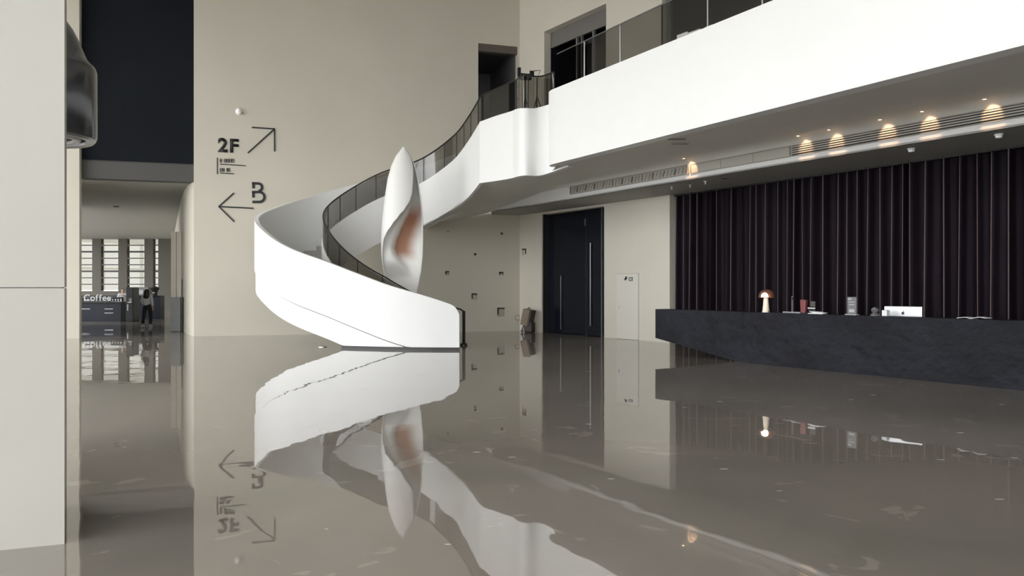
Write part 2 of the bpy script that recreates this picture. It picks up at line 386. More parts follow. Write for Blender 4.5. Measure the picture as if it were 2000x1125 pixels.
# dark glazed void above, with the grey beam under it
ub0, zb0 = bw(155, 309); ub1, zb1 = bw(375, 322)
zbm = (zb0+zb1)/2
o = box('wall_dark_void', BP((uJ0+uJ1)/2, (zbm+HZ)/2, -.36), (uJ1-uJ0+.8, .1, HZ-zbm), M_dark, None, BWU, BWN); tag(o, kind='structure')
o = box('trim_2', BP((uJ0+uJ1)/2, (zbm+zCH)/2+.02, -.52), (uJ1-uJ0+.8, .42, zbm-zCH+.04), mat('beam_dark', (.065, .062, .058), .6), None, BWU, BWN); tag(o, kind='structure')
# end wall with tall windows
dE = 57.0
def ex(x): return (x-1000)/F*dE
ezs = (zat(568, dE), zat(466, dE))
WINX = [(140, 180), (197, 231), (248, 282), (299, 309)]
xw0 = ex(60); ewh = [(ex(a)-xw0, ex(b)-xw0, ezs[0], ezs[1]) for a, b in WINX]
o = hwall('wall_side_hall_end', (xw0, dE), (ex(345), dE), 0, zCH, ewh, mat('end_wall_dark', (.10, .093, .075), .7), .4); tag(o, kind='structure')
M_mull = mat('mullion_dark', (.03, .03, .03), .5)
for i, (a, b) in enumerate(WINX):
    wi = empty('window_%d' % (i+1), (ex((a+b)/2), dE+.2, ezs[0]), kind='structure')
    N_ = 8; hz = (ezs[1]-ezs[0])/N_; wd = ex(b)-ex(a)
    for j in range(N_):
        box('pane', (ex((a+b)/2), dE+.2, ezs[0]+hz*(j+.5)), (wd, .02, hz-.06), M_frost, wi)
        if j: box('glazing_bar', (ex((a+b)/2), dE+.17, ezs[0]+hz*j), (wd*(1 if j % 3 == 0 else .86), .08, .13 if j % 3 == 0 else .07), M_mull, wi)
# ---- facades that let the daylight in (left of and behind the camera)
def facade(name, p0, u, length, nb, HH=HZ):
    e = empty(name, p0, kind='structure'); st = length/nb
    n = Vector((u.y, -u.x, 0))
    for i in range(nb+1): box('mullion', p0+u*(i*st)+UZ*(HH/2), (.14, .3, HH), M_white2, e, u, n)
    for z in (.1, 3.2, 6.4, 9.6, 12.9):
        if z < HH: box('transom', p0+u*(length/2)+UZ*z, (length, .2, .14), M_white2, e, u, n)
    for i in range(nb): 
        q = [p0+u*(i*st+.07)+UZ*.1, p0+u*((i+1)*st-.07)+UZ*.1]
        raw('pane', [q[0], q[1], q[1]+UZ*(HH-.2), q[0]+UZ*(HH-.2)], [(0, 1, 2, 3)], M_clear, e)
facade('window_5', AB(FA_L, FA_F), UA, 37.0, 16)
facade('window_6', AB(FA_L, FA_F), UB, 9.0, 4)
o = hwall('wall_front', AB(17.2, FA_F), AB(0, FA_F), 0, HZ, [], M_wall, .3); tag(o, kind='structure')
q_ = cl_pts[2]-cl_pts[0]; q_.z = 0; qu = q_.normalized(); q0 = Vector((cl_pts[0].x-1.0, cl_pts[0].y+.8, 0)); facade('window_9', q0+qu*(q_.length*.25), qu, q_.length*.75, 9, zCH)  # unseen glazing added to brighten the side hall
qe = q0+qu*(q_.length*.25); o = hwall('wall_side_hall_light_block', q0, qe, 0, zCH, [], M_wall, .2); tag(o, kind='structure')  # unseen solid stretch added to hold back daylight in the side hall
o = hwall('wall_left_daylight_block', AB(FA_L+.25, FA_F), AB(FA_L+.25, 27.4), 10.4, HZ, [], M_wall, .2); tag(o, kind='structure')  # unseen solid band added to cut daylight from high on the left
wf = hwall('wall_front_right', AB(17, -6), AB(17, FA_F), 0, HZ, [], M_wall, .3); tag(wf, kind='structure')

# ================================================================== MEZZANINE
FP0 = Vector((.957, 19.65, 0)); FP1 = Vector((6.64, 9.96, 0)); FU = (FP1-FP0).normalized(); FN = Vector((FU.y, -FU.x, 0))
FLEN = 24.0
zF0, zF1 = 4.80, 6.70
mainf = [FP0+Vector((.22, .42, 0)), FP0+Vector((.05, .30, 0)), FP0+Vector((-.01, .14, 0)), FP0+FU*.08, FP0+FU*.3, FP0+FU*2]+[FP0+FU*s for s in (6, 12, 18, FLEN)]
o = ribbon('wall_mezzanine', [(p.x, p.y) for p in mainf], zF0, zF1, .30, M_white, None, 1); tag(o, kind='structure')
# landing band between the stair and the mezzanine
land = [(-.95, 22.5), (-.45, 21.72), (-.12, 21.2), (.03, 20.98), (.10, 20.75), (.20, 20.52), (.34, 20.40), (.48, 20.42), (.60, 20.55), (.72, 20.58), (.86, 20.45), (1.05, 20.2), (1.45, 19.85)]
landz1 = [6.52, 6.52, 6.50, 6.50, 6.48, 6.45, 6.43, 6.43, 6.46, 6.49, 6.5, 6.5, 6.5]
landz0 = [4.72, 4.68, 4.66, 4.66, 4.65, 4.64, 4.64, 4.64, 4.65, 4.66, 4.67, 4.70, 4.79]
lp = cr([(a[0], a[1], z0, z1) for a, z0, z1 in zip(land, landz0, landz1)], 4)
o = ribbon('wall_landing', [(p[0], p[1]) for p in lp], [p[2] for p in lp], [p[3] for p in lp], .18, M_white, None, 1); tag(o, kind='structure')
# mezzanine floor slab
poly = [(FP0+FU*FLEN+FN*-.2)]+[FP0+FU*s+FN*-.2 for s in (12, 0)]
poly = [(p.x, p.y) for p in poly]+[(.9, 20.7), (.3, 20.6), (-.7, 22.6)]+[(-.7, 27.0)]
e1 = BP(bw_u(925)); poly += [(e1.x, e1.y), (RW0.x, RW0.y)]+[(RP(30).x, RP(30).y)]
o = prism('floor_mezzanine', poly, 6.15, 6.35, mat('mezzanine_floor', (.25, .24, .22), .4)); tag(o, kind='structure')

# stair control rows: outer (x,y), inner (x,y), rail height
ROW = [(-1.40, 20.40, -1.50, 22.10, 1.14), (-2.32, 20.45, -2.40, 22.00, 1.44), (-3.30, 20.60, -3.10, 21.95, 1.72), (-4.18, 20.85, -3.75, 21.95, 2.03),
       (-5.09, 21.20, -4.30, 22.05, 2.36), (-6.30, 21.72, -4.85, 22.30, 2.78), (-7.15, 22.30, -5.30, 22.65, 3.24), (-7.74, 23.10, -5.65, 23.20, 3.76),
       (-7.50, 24.30, -5.68, 23.90, 4.20), (-6.50, 25.50, -5.23, 24.50, 4.74), (-4.65, 26.30, -4.30, 25.00, 5.38), (-3.10, 26.70, -3.04, 25.25, 5.88),
       (-1.70, 26.90, -1.94, 24.40, 6.45), (-1.00, 27.00, -1.40, 23.50, 6.86), (-.70, 27.05, -.95, 22.50, 7.30)]
R = cr(ROW, 10)
IR = [r[4]-.17*(1-min(1, max(0, (i-8)/20))) for i, r in enumerate(R)]      # inner rail sits a little lower at the foot
OUT = [(r[0], r[1]) for r in R]; INN = [(r[2], r[3]) for r in R]; RAIL = [r[4] for r in R]; NS = len(R)
def sm(x, a, b): t = min(max((x-a)/(b-a), 0), 1); return t*t*(3-2*t)
st = empty('spiral_staircase', (-3.4, 23.4, 0), label='white curved spiral staircase with smoked glass inner railing rising to the mezzanine', cat='staircase')
# outer balustrade; the free end at the bottom is rounded off
otop = [RAIL[i]*sm(i, -9, 3.2)+.0 for i in range(NS)]
olow = [max(.07, RAIL[i]-1.50) for i in range(NS)]
oskb = [max(.07, RAIL[i]-2.13) for i in range(NS)]
ribbon('outer_balustrade', OUT, olow, otop, .12, M_whites, st, -1)
i0 = 0
sk = [(p[0]*1, p[1]) for p in OUT]
def offs(P, d):
    out = []
    for i in range(len(P)):
        a = Vector(P[max(i-1, 0)]); b = Vector(P[min(i+1, len(P)-1)]); t = (b-a).normalized(); out.append((P[i][0]+t.y*d, P[i][1]-t.x*d))
    return out
INS = offs(OUT, .035)
jn = next(i for i in range(NS) if RAIL[i]-1.5 > .08)
ribbon('outer_skirt', INS[jn:], oskb[jn:], [z-.028 for z in olow[jn:]], .08, M_whites, st, -1)
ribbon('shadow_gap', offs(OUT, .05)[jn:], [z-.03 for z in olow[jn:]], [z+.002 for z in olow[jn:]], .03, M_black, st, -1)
jb = next(i for i in range(NS) if RAIL[i]-2.13 > .03)
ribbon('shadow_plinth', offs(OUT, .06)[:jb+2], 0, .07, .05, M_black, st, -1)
ribbon('inner_lining', offs(OUT, .125), [z-.0 for z in oskb], [max(z-.03, .1) for z in otop], .02, M_whites, st, -1)
# inner stringer
itop = [max(.10, IR[i]-.80) for i in range(NS)]
ilow = [max(0.0, RAIL[i]-2.26-.32*sm(i, 112, NS-1)) for i in range(NS)]
ribbon('inner_stringer', INN, ilow, itop, .10, M_whites, st, 1)
# soffit under the flight
k1 = 11*10
vs = []; fs = []
for i in range(jn, k1+1):
    a = INS[i]; b = INN[i]
    for s in range(5):
        t = s/4; za = oskb[i]+.02; zb = max(.05, RAIL[i]-2.24)
        vs.append((a[0]+(b[0]-a[0])*t, a[1]+(b[1]-a[1])*t, za+(zb-za)*t))
nn = k1+1-jn
for i in range(nn-1):
    for s in range(4): fs.append((5*i+s, 5*i+s+1, 5*i+5+s+1, 5*i+5+s))
raw('stair_soffit', vs, fs, M_soffit, st, smooth=True)
# treads
NT = 38; 
def atr(f):
    i = min(int(f), NS-2); t = f-i
    return tuple(R[i][k]*(1-t)+R[i+1][k]*t for k in range(5))
M_tread = mat('tread_stone', (.45, .44, .41), .5)
# equal rises: find curve position for each height
def fz(z):
    for i in range(NS-1):
        if RAIL[i] <= z <= RAIL[i+1]: return i+(z-RAIL[i])/(RAIL[i+1]-RAIL[i])
    return NS-1.001
z0r, z1r = RAIL[0], RAIL[-1]
for k in range(NT):
    f0 = fz(z0r+(z1r-z0r)*k/NT); f1 = fz(z0r+(z1r-z0r)*(k+1)/NT)
    q0 = k/(NT-1); ztop = .165+(6.33-.165)*q0-.80*sm(q0, .08, .34)*(1-sm(q0, .72, .97))
    A0 = atr(f0); A1 = atr(f1)
    def L_(A, t): return (A[0]+(A[2]-A[0])*t, A[1]+(A[3]-A[1])*t)
    prism('tread', [L_(A0, .05), L_(A0, .95), L_(A1, .95), L_(A1, .05)], max(0, ztop-.21), ztop, M_tread, st)
# inner glass panels, posts and handrail
GL = offs(INN, -.05)
cuts = [3, 16, 29, 42, 53, 63, 72, 80, 87, 93, 99, 105, 111, 117, 122, 127, 132, 137, NS-1]
for a, b in zip(cuts[:-1], cuts[1:]):
    idx = list(range(a, b+1))
    ribbon('glass_panel', [GL[i] for i in idx], [itop[i]-.03 for i in idx], [IR[i]-.03 for i in idx], .016, M_glass, st, 1)
for a in cuts[1:-1]:
    p = Vector((GL[a][0], GL[a][1], 0)); tube('post', [p+UZ*(itop[a]-.02), p+UZ*(IR[a]-.02)], .018, M_black, st, 6)
pts = [Vector((GL[i][0], GL[i][1], IR[i])) for i in range(3, NS)]
tube('handrail', pts, .024, M_black, st, 6)
p = Vector((-1.385, 22.05, 0))
tube('newel_post', [p+UZ*0, p+UZ*(IR[3]-.05)], .045, M_black, st, 8)
lathe('newel_foot', [(.10, 0), (.10, .05), (.06, .07)], M_black, st, p, 14)
tube('newel_rail', [p+UZ*(IR[3]-.06), p+Vector((-.12, 0, IR[3]+.01)), Vector((GL[8][0], GL[8][1], IR[8]))], .026, M_black, st, 6)

# landing and mezzanine glass railings
lr = empty('landing_railing', (0, 21.2, 6.35), label='curved smoked glass railing on the stair landing', cat='railing')
LG = offs([(p[0], p[1]) for p in lp], -.09); zr = [7.30+.03*sm(i, 0, 12) for i in range(len(lp))]
lc = [0, 6, 12, 16, 20, 24, 28, 33, 40, 44]
for a, b in zip(lc[:-1], lc[1:]):
    idx = list(range(a, b+1)); ribbon('glass_panel', [LG[i] for i in idx], [lp[i][3]-.05 for i in idx], [zr[i] for i in idx], .016, M_glass, lr, 1)
for a in (0, 12, 28, 44):
    p = Vector((LG[a][0], LG[a][1], 0)); tube('post', [p+UZ*(lp[a][3]-.06), p+UZ*(zr[a]+.01)], .018, M_black, lr, 6)
tube('handrail', [Vector((LG[i][0], LG[i][1], zr[i]+.015)) for i in range(0, 45)], .02, M_black, lr, 6)
mr = empty('mezzanine_railing', FP0+UZ*6.35, label='long straight smoked glass railing above the white mezzanine front', cat='railing')
G0 = FP0-FN*.10+FU*.10
sx = [0]
def f_u(x):
    k = (x-1000)/F; return (k*G0.y-G0.x)/(FU.x-k*FU.y)
marks = [0]+[f_u(x) for x in (1142, 1212, 1293, 1383, 1490, 1640, 1830, 2080)]+[f_u(2080)+1.6, f_u(2080)+3.4]
for a, b in zip(marks[:-1], marks[1:]):
    A = G0+FU*(a+.008); B = G0+FU*(b-.008)
    if a == 0:
        prof = [(0, zF1-.05), (b-.01, zF1-.05), (b-.01, 7.58), (.13, 7.60), (.04, 7.57), (0, 7.48)]
        bm = bmesh.new(); V0 = [bm.verts.new(G0+FU*s+UZ*z) for s, z in prof]; V1 = [bm.verts.new(G0+FU*s+UZ*z-FN*.016) for s, z in prof]
        bm.faces.new(V0); bm.faces.new(V1[::-1])
        for i in range(6): bm.faces.new((V0[i], V1[i], V1[(i+1) % 6], V0[(i+1) % 6]))
        bmobj('glass_panel', bm, M_glass, mr)
    else:
        ribbon('glass_panel', [(A.x, A.y), (B.x, B.y)], zF1-.05, 7.59, .016, M_glass, mr, 1, False)
    if b != marks[-1]: tube('post', [B+UZ*(zF1-.04), B+UZ*7.58], .02, M_chrome if abs(b-f_u(1293)) > .01 else M_black, mr, 6)
tube('handrail', [G0+FU*.1+UZ*7.60, G0+FU*marks[-1]+UZ*7.60], .014, M_steel, mr, 6)
box('base_channel', G0+FU*(marks[-1]/2)+UZ*(zF1+.006), (marks[-1], .06, .012), M_black, mr, FU, FN)

# upper (sloping) soffit: ruled surface from the fascia to the ceiling step
def step_pt(x, z):                    # point of the step line seen in image column x
    a0 = 14.5; k = (x-1000)/F
    d = a0/(UB.y+UB.x*k); return Vector((k*d, d, z))
Ls = []; Rs = []
for i, xx, yy in ((110, 835, 447), (115, 860, 434), (120, 890, 428), (128, 915, 424), (134, 935, 420), (NS-1, 950, 416)):
    u, z = bw(xx, yy); p = BP(u, z, -.02)
    Ls.append(Vector((INN[i][0], INN[i][1], ilow[i]+.03))); Rs.append(p)
S0 = BP(bw_u(960), zLC, -.02)
def sz(b): return zLC+.02+(.52)*min(1, max(0, (24.3-b)/4.6))
def stepl(b): return AB(14.5, b)
rr = [(lp[4], 24.3), (lp[8], 23.2), (lp[12], 22.0), (lp[20], 21.0), (lp[26], 20.0), (lp[34], 19.0), (lp[44], 18.0)]
for q, b in rr:
    v = stepl(b); v.z = sz(b); Ls.append(Vector((q[0], q[1]+.05, q[2]+.03))); Rs.append(v)
for s, b in ((.4, 16.5), (4, 13), (8, 9), (12, 5), (16, 1), (20, -3), (24, -6)):
    v = stepl(b); v.z = sz(b); q = FP0+FU*s-FN*.05; q.z = zF0+.02; Ls.append(q); Rs.append(v)
vs = []; fs = []
zCV = 4.85; NC = 16
for a, b in zip(Ls, Rs):
    ln = (b-a).length; dr_ = max(0, b.z-zCV)
    for s in range(NC):
        t = s/8*(1-.42/ln) if s <= 8 else 1-.42/ln*(1-(s-8)/(NC-9))
        v = a+(b-a)*t; q = max(0, 1-(1-t)*ln/.42); v.z -= dr_*(1-math.sqrt(max(0, 1-.98*q*q)))/.86
        vs.append(v)
for i in range(len(Ls)-1):
    for s in range(NC-1): fs.append((NC*i+s, NC*i+s+1, NC*i+NC+s+1, NC*i+NC+s))
uso = raw('ceiling_mezzanine', vs, fs, M_soffit, smooth=True); tag(uso, kind='structure')
# lower ceiling strip in front of the curtain, and the step face that carries the air grilles
v1 = stepl(-6); pl = [(S0.x, S0.y)]+[(stepl(b).x, stepl(b).y) for b in (24.3, -6)]
q = AB(17.2, -6); q2 = AB(17.2, 25); pl += [(q.x, q.y), (q2.x, q2.y)]
o = prism('ceiling_lower', pl, zLC, zLC+.04, mat('lower_ceiling_grey', (.38, .37, .345), .7)); tag(o, kind='structure')
bs = [24.3, 23, 21.8, 20.6, 19.6, 16, 10, 4, -2, -6]
vs = []; fs = []
for b in bs:
    for off_ in (0, .05):
        p = AB(14.5+off_, b); vs += [(p.x, p.y, zLC), (p.x, p.y, min(sz(b)+.02, zCV+.03))]
for i in range(len(bs)-1):
    fs += [(4*i, 4*i+4, 4*i+5, 4*i+1), (4*i+2, 4*i+3, 4*i+7, 4*i+6), (4*i, 4*i+2, 4*i+6, 4*i+4)]
o = raw('trim_3', vs, fs, M_white2); tag(o, kind='structure')

# ================================================================== left pier
pc = px(126, 1062, 4.95); pc.z = 0
col = empty('column', pc+UB*-1.0+UA*.5, label='large pale stone clad column cut off by the left edge', cat='column')
pu = Vector((4167, 1500, 0)).normalized(); pv = Vector((-.53, .94, 0)).normalized()
def colpoly(g): 
    a = pc-pu*g+pv*g; return [a-pu*2.6, a, a+pv*(1.0-2*g), a-pu*2.6+pv*(1.0-2*g)]
zj = zat(562, 4.95)
prism('stone_panel', [(p.x, p.y) for p in colpoly(0)], 0, zj-.003, M_stone, col)
prism('stone_panel', [(p.x, p.y) for p in colpoly(0)], zj+.003, zj+3.2, M_stone, col)
prism('stone_panel', [(p.x, p.y) for p in colpoly(0)], zj+3.206, HZ-.002, M_stone, col)
prism('joint_core', [(p.x, p.y) for p in colpoly(.015)], .002, HZ-.01, M_beam, col)

# ================================================================== WALL SIGNS
def on_wall(x, y, offn=.012):
    u, z = bw(x, y); return u, z
def wallbar(bm, p, q, wd, th=.03):
    (u0, z0), (u1, z1) = on_wall(*p), on_wall(*q)
    d = Vector((u1-u0, 0, z1-z0)); L_ = d.length; d.normalize(); t3 = BWU*d.x+UZ*d.z; nn = t3.cross(BWN)
    addbox(bm, BP((u0+u1)/2, (z0+z1)/2, th/2), (L_, th, wd), t3, BWN, nn)
def sign(name, label, cat='wall sign', at=(450, 300)):
    u, z = on_wall(*at); return empty(name, BP(u, z), label=label, cat=cat)
s = sign('direction_arrow', 'black line arrow on the wall pointing up and right beside the 2F lettering', at=(510, 275))
for nm, p, q in (('arrow_shaft', (484, 299), (536, 252)), ('arrow_barb', (492, 249), (537, 252)), ('arrow_barb', (536, 251), (536.5, 296))):
    bm = bmesh.new(); wallbar(bm, p, q, .045); bmobj(nm, bm, M_sign, s)
s = sign('direction_arrow', 'black line arrow on the wall pointing left under the letter B', at=(460, 405))
for nm, p, q in (('arrow_shaft', (428, 403.5), (495, 407)), ('arrow_barb', (427, 404), (457, 377)), ('arrow_barb', (427, 403), (457.5, 433))):
    bm = bmesh.new(); wallbar(bm, p, q, .045); bmobj(nm, bm, M_sign, s)
def walltext(name, txt, x, y, hpx, parent, m, ox=0.0, sx=1.0):
    u, z = on_wall(x, y); d = BP(u).y; hh = hpx/F*d
    me = textmesh(txt, 1.0, .0, ox); ys = [v.co.y for v in me.vertices]; xs = [v.co.x for v in me.vertices]
    k = hh/(max(ys)-min(ys)); y0 = min(ys); x0 = min(xs)
    bm = bmesh.new(); bm.from_mesh(me)
    for v in bm.verts:
        v.co = BP(u+(v.co.x-x0)*k*sx, z+(v.co.y-y0)*k, .001)
    r = bmesh.ops.extrude_face_region(bm, geom=bm.faces[:])
    for v in r['geom']:
        if isinstance(v, bmesh.types.BMVert): v.co += BWN*.03
    return bmobj(name, bm, m, parent)
s = sign('floor_number_sign', 'bold black 2F lettering on the back wall', at=(445, 283))
walltext('digit_two', '2', 425.5, 297, 28, s, M_sign, .028, .98)
walltext('letter_f', 'F', 449, 298, 27, s, M_sign, .028, 1.05)
s = sign('small_text_sign', 'small black two line caption with ruled lines below the 2F lettering', at=(452, 325))
for nm, p, q, wd in (('rule', (424.5, 308), (424.5, 340), .03), ('rule', (430, 320.5), (480, 324), .03), ('rule', (430, 338), (457, 339.5), .03)):
    bm = bmesh.new(); wallbar(bm, p, q, wd, .02); bmobj(nm, bm, M_sign, s)
for x, y, ws in ((430, 317, (4, 0, 5, 5, 5, 5)), (430, 335, (5, 4, 0, 3, 4))):
    for wpx in ws:
        if wpx:      # each blurred character: a tiny ring of strokes
            bm = bmesh.new(); xa, xb, ya, yb = x, x+wpx-1, y-6, y
            for p_, q_ in (((xa, ya), (xb, ya)), ((xa, yb), (xb, yb)), ((xa, ya), (xa, yb)), ((xb, ya), (xb, yb)), ((xa, (ya+yb)/2), (xb, (ya+yb)/2))):
                wallbar(bm, p_, q_, .02, .015)
            bmobj('character', bm, M_sign, s)
        x += wpx if wpx else 4
s = sign('letter_sign', 'black stencil letter B on the back wall above the stair', at=(505, 377))
def Bpx(pts, nm):
    bm = bmesh.new()
    for p, q in zip(pts[:-1], pts[1:]): wallbar(bm, p, q, .085)
    bmobj(nm, bm, M_sign, s)
def arc(cx, cy, rx, ry, a0, a1, n=9): return [(cx+rx*math.cos(math.radians(a0+(a1-a0)*i/n)), cy+ry*math.sin(math.radians(a0+(a1-a0)*i/n))) for i in range(n+1)]
Bpx([(492, 358)]+[(503, 358.5)]+arc(504, 366, 8, 7.6, -85, 80), 'upper_bowl')
Bpx([(495, 358), (495, 368)], 'stem_piece')
Bpx([(492, 375.5), (507, 375)]+arc(507, 385, 9.5, 9.5, -80, 88)+[(493, 394.5)], 'lower_bowl')
Bpx([(495, 375), (495, 386)], 'stem_piece')
u, z = on_wall(467, 218); s = empty('wall_sensor', BP(u, z), label='small white dome sensor on the back wall above the signs', cat='sensor')
lathe('dome', [(.12, 0), (.115, .03), (.08, .10), (.03, .14), (.001, .145)], M_white, s, BP(u, z, 0), 16, rot=Matrix(((BWU.x, 0, BWN.x), (BWU.y, 0, BWN.y), (0, 1, 0))))
tube('bracket', [BP(u+.05, z-.02, .02), BP(u+.16, z-.08, .05)], .018, M_gr, s, 6)

# ================================================================== SCULPTURE
def sculpture():
    base = px(786, 562, 23.4); base.z = 0
    e = empty('petal_sculpture', base, label='tall white rolled petal sculpture with brown throat standing inside the stair curve', cat='sculpture')
    zt = zat(285, 23.4)
    px2m = 23.4/F
    # half widths of the outline against height (left edge, right edge in pixels)
    prof = [(285, 788, 788.5), (292, 783, 794), (305, 773, 803), (325, 764, 811), (350, 757, 817), (390, 751, 823), (430, 747, 826), (465, 745, 827), (500, 746, 826), (530, 749, 823), (560, 754, 817), (590, 760, 810), (625, 766, 803), (660, 768, 801)]
    def pr(y):
        for a, b in zip(prof[:-1], prof[1:]):
            if a[0] <= y <= b[0]:
                t = (y-a[0])/(b[0]-a[0]); return a[1]+(b[1]-a[1])*t, a[2]+(b[2]-a[2])*t
        return prof[-1][1:]
    def ip(tab, y):
        if y <= tab[0][0]: return tab[0][1]
        for a, b in zip(tab[:-1], tab[1:]):
            if a[0] <= y <= b[0]: t = (y-a[0])/(b[0]-a[0]); t = t*t*(3-2*t)*.5+t*.5; return a[1]+(b[1]-a[1])*t
        return tab[-1][1]
    # image x (fraction across the outline, 0 left .. 1 right) of the front lip, and of the lower right lip
    lip = [(285, .95), (305, .96), (330, .93), (355, .86), (378, .81), (395, .74), (410, .62), (425, .46), (440, .31), (455, .17), (470, .08), (490, .03), (520, .02), (560, .01), (660, .01)]
    thr = [(385, .80), (400, .68), (415, .58), (430, .49), (450, .39), (470, .31), (485, .285), (498, .33), (510, .45), (525, .62), (540, .8)]
    NZ = 90; NA = 84; vs = []; fs = []; th = []
    ys = [285+(660-285)*(i/NZ) for i in range(NZ+1)]
    for y in ys:
        xl, xr = pr(y); hw = (xr-xl)/2*px2m; cx = ((xl+xr)/2-1000)*px2m; z = max(0.0, zt-(y-285)*px2m) if y < 659 else 0.0
        f1 = ip(lip, y); a1 = -math.acos(max(-1, min(1, 2*f1-1)))   # front lip angle (0 right, -90 front, -180 left)
        dp = 1-.55*sm(y, 400, 540)                                   # the open trough gets shallower downwards
        fl = ip(thr, y)
        for k in range(NA+1):
            # half of the columns make the front leaf (lip to left edge), the others the back leaf (left edge to right edge)
            n1 = NA//3
            if k <= n1: a = a1+(-math.pi-a1)*(k/n1); back = False
            else: a = -math.pi-math.pi*1.04*((k-n1)/(NA-n1)); back = True
            X = cx+hw*math.cos(a); Y = hw*.80*math.sin(a); f = (math.cos(a)+1)/2; v = 0
            if back:
                Y *= dp
                cr_ = sm(y, 400, 440)*(1-sm(y, 505, 545))
                Y -= hw*.55*cr_*(1-sm(f, fl-.10, fl+.03))*math.sin(math.pi*min(1, max(0, f+.02)))**.5
                v = sm(y, 385, 425)*(1-sm(y, 488, 514))*sm(f, fl-.05, fl+.02)*(1-sm(f, fl+.22, fl+.62))
            vs.append((X, 23.4+Y, z)); th.append(v)
    for i in range(NZ):
        for k in range(NA):
            q = i*(NA+1)+k; fs.append((q, q+1, q+NA+2, q+NA+1))
    m = bpy.data.materials.new('petal_white'); m.use_nodes = True; nt = m.node_tree; N = nt.nodes; L = nt.links; b = N['Principled BSDF']
    b.inputs['Roughness'].default_value = .4
    at = N.new('ShaderNodeAttribute'); at.attribute_name = 'throat'
    mx = N.new('ShaderNodeMix'); mx.data_type = 'RGBA'; mx.inputs[6].default_value = (.84, .83, .80, 1); mx.inputs[7].default_value = (.40, .19, .11, 1)
    L.new(at.outputs['Fac'], mx.inputs[0]); L.new(mx.outputs[2], b.inputs['Base Color'])
    o = raw('petal', vs, fs, m, e)
    ca = o.data.attributes.new('throat', 'FLOAT', 'POINT')
    for i, v in enumerate(th): ca.data[i].value = v
    for p in o.data.polygons: p.use_smooth = True
    md = o.modifiers.new('thick', 'SOLIDIFY'); md.thickness = .03; md.offset = -1
    lathe('plinth', [(.38, 0), (.38, .05), (.36, .06)], M_black, e, base, 28)
sculpture()

# ================================================================== RECEPTION COUNTER
# front line of the counter in plan
C0 = px(1280, 562, 19.3); C1 = px(2000, 562, 12.35)
C0.z = C1.z = 0
CU = (C1-C0).normalized(); CN = Vector((CU.y, -CU.x, 0))      # CN towards the camera side
if CN.y > 0: CN = -CN
CL = (C1-C0).length+4.0; zC = 1.12
rc = empty('reception_counter', C0+CU*5, label='long dark concrete reception counter with a cantilevered end', cat='counter')
zl = zat(660, 19.3)
def f_c(x, off_=0):
    p0 = C0-CN*off_; k = (x-1000)/F; return (k*p0.y-p0.x)/(CU.x-k*CU.y)
ug = f_c(1440)
# body: profile in (u,z), subdivided for a chipped lower edge
bm = bmesh.new(); us_ = [0, ug*.25, ug*.5, ug*.75, ug]+[ug+(CL-ug)*i/60 for i in range(1, 61)]
rows = []
for i, u in enumerate(us_):
    zb = zl*(1-u/ug) if u < ug else 0.0
    zb += (.012*abs(noise.noise(Vector((u*5.0, 3, 1)))) if u > ug else 0)
    zt = zC
    p = C0+CU*u
    rows.append([bm.verts.new(p+UZ*zb), bm.verts.new(p+UZ*(zt)), bm.verts.new(p-CN*.38+UZ*zt), bm.verts.new(p-CN*.38+UZ*zb)])
for a, b in zip(rows[:-1], rows[1:]):
    for k in range(4): bm.faces.new((a[k], a[(k+1) % 4], b[(k+1) % 4], b[k]))
bm.faces.new(rows[0]); bm.faces.new(rows[-1][::-1])
bmobj('counter_body', bm, M_desk, rc)
box('inner_desk', C0+CU*(CL/2+.6)-CN*.76+UZ*.74, (CL-1.4, .74, .05), M_desktop, rc, CU, CN)
for u in (2.2, 6.0, 10.0): box('desk_support', C0+CU*u-CN*.76+UZ*.357, (.06, .68, .713), M_desktop, rc, CU, CN)
def cpt(x, off_=.18, z=zC):
    u = f_c(x, off_); p = C0+CU*u-CN*off_; p.z = z; return p
# table lamp
p = cpt(1496); L_ = empty('mushroom_lamp', p, label='lit mushroom table lamp with brown dome shade on the counter', cat='lamp')
kd = p.y/F
lathe('stem', [(.078, 0), (.08, .012), (.074, .03), (.06, .18), (.048, .33)], M_cream, L_, (0, 0, 0), 24, True)
R_ = .175
shp = [(R_*.98, .32), (R_, .335)]+[(R_*math.cos(math.radians(t)), .335+R_*.98*math.sin(math.radians(t))) for t in range(10, 90, 10)]+[(.002, .335+R_*.98)]
sh_ = lathe('shade', shp+[], M_copper, L_, (.02, 0, 0), 32, True)
hb = [(.082, 0)]+[(.082*math.cos(math.radians(t)), .095*math.sin(math.radians(t))) for t in range(10, 90, 10)]+[(.001, .095)]
lathe('bulb', hb, M_lampw, sh_, (-.055, -.105, .335), 24, True)
box('switch', (.03, -.08, .03), (.03, .012, .012), M_blackp, L_, local=True)
pl_ = bpy.data.lights.new('mushroom_lamp_light', 'POINT'); pl_.energy = 1.6; pl_.color = (1, .72, .5); pl_.shadow_soft_size = .06
lo = bpy.data.objects.new('mushroom_lamp_light', pl_); COL.objects.link(lo); lo.parent = L_; lo.location = (-.1, -.26, .33)
# pen tray with upright rods
p = cpt(1550, .12); T = empty('stationery_tray', p, math.atan2(CU.y, CU.x), label='dark flat tray with a thin upright rod stand beside the lamp', cat='tray')
box('tray', (0, 0, .012), (.42, .16, .024), M_gr, T, bev=.006, local=True)
box('tray_lip', (0, -.075, .026), (.42, .01, .012), M_lgr, T, local=True)
rd_ = tube('rod', [(-.06, .03, .02), (-.06, .03, .36)], .012, M_gr, T, 8, True)
lathe('rod_head', [(.012, 0), (.024, .005), (.024, .03), (.01, .035)], M_blackp, rd_, (-.06, .03, .29), 12, True)
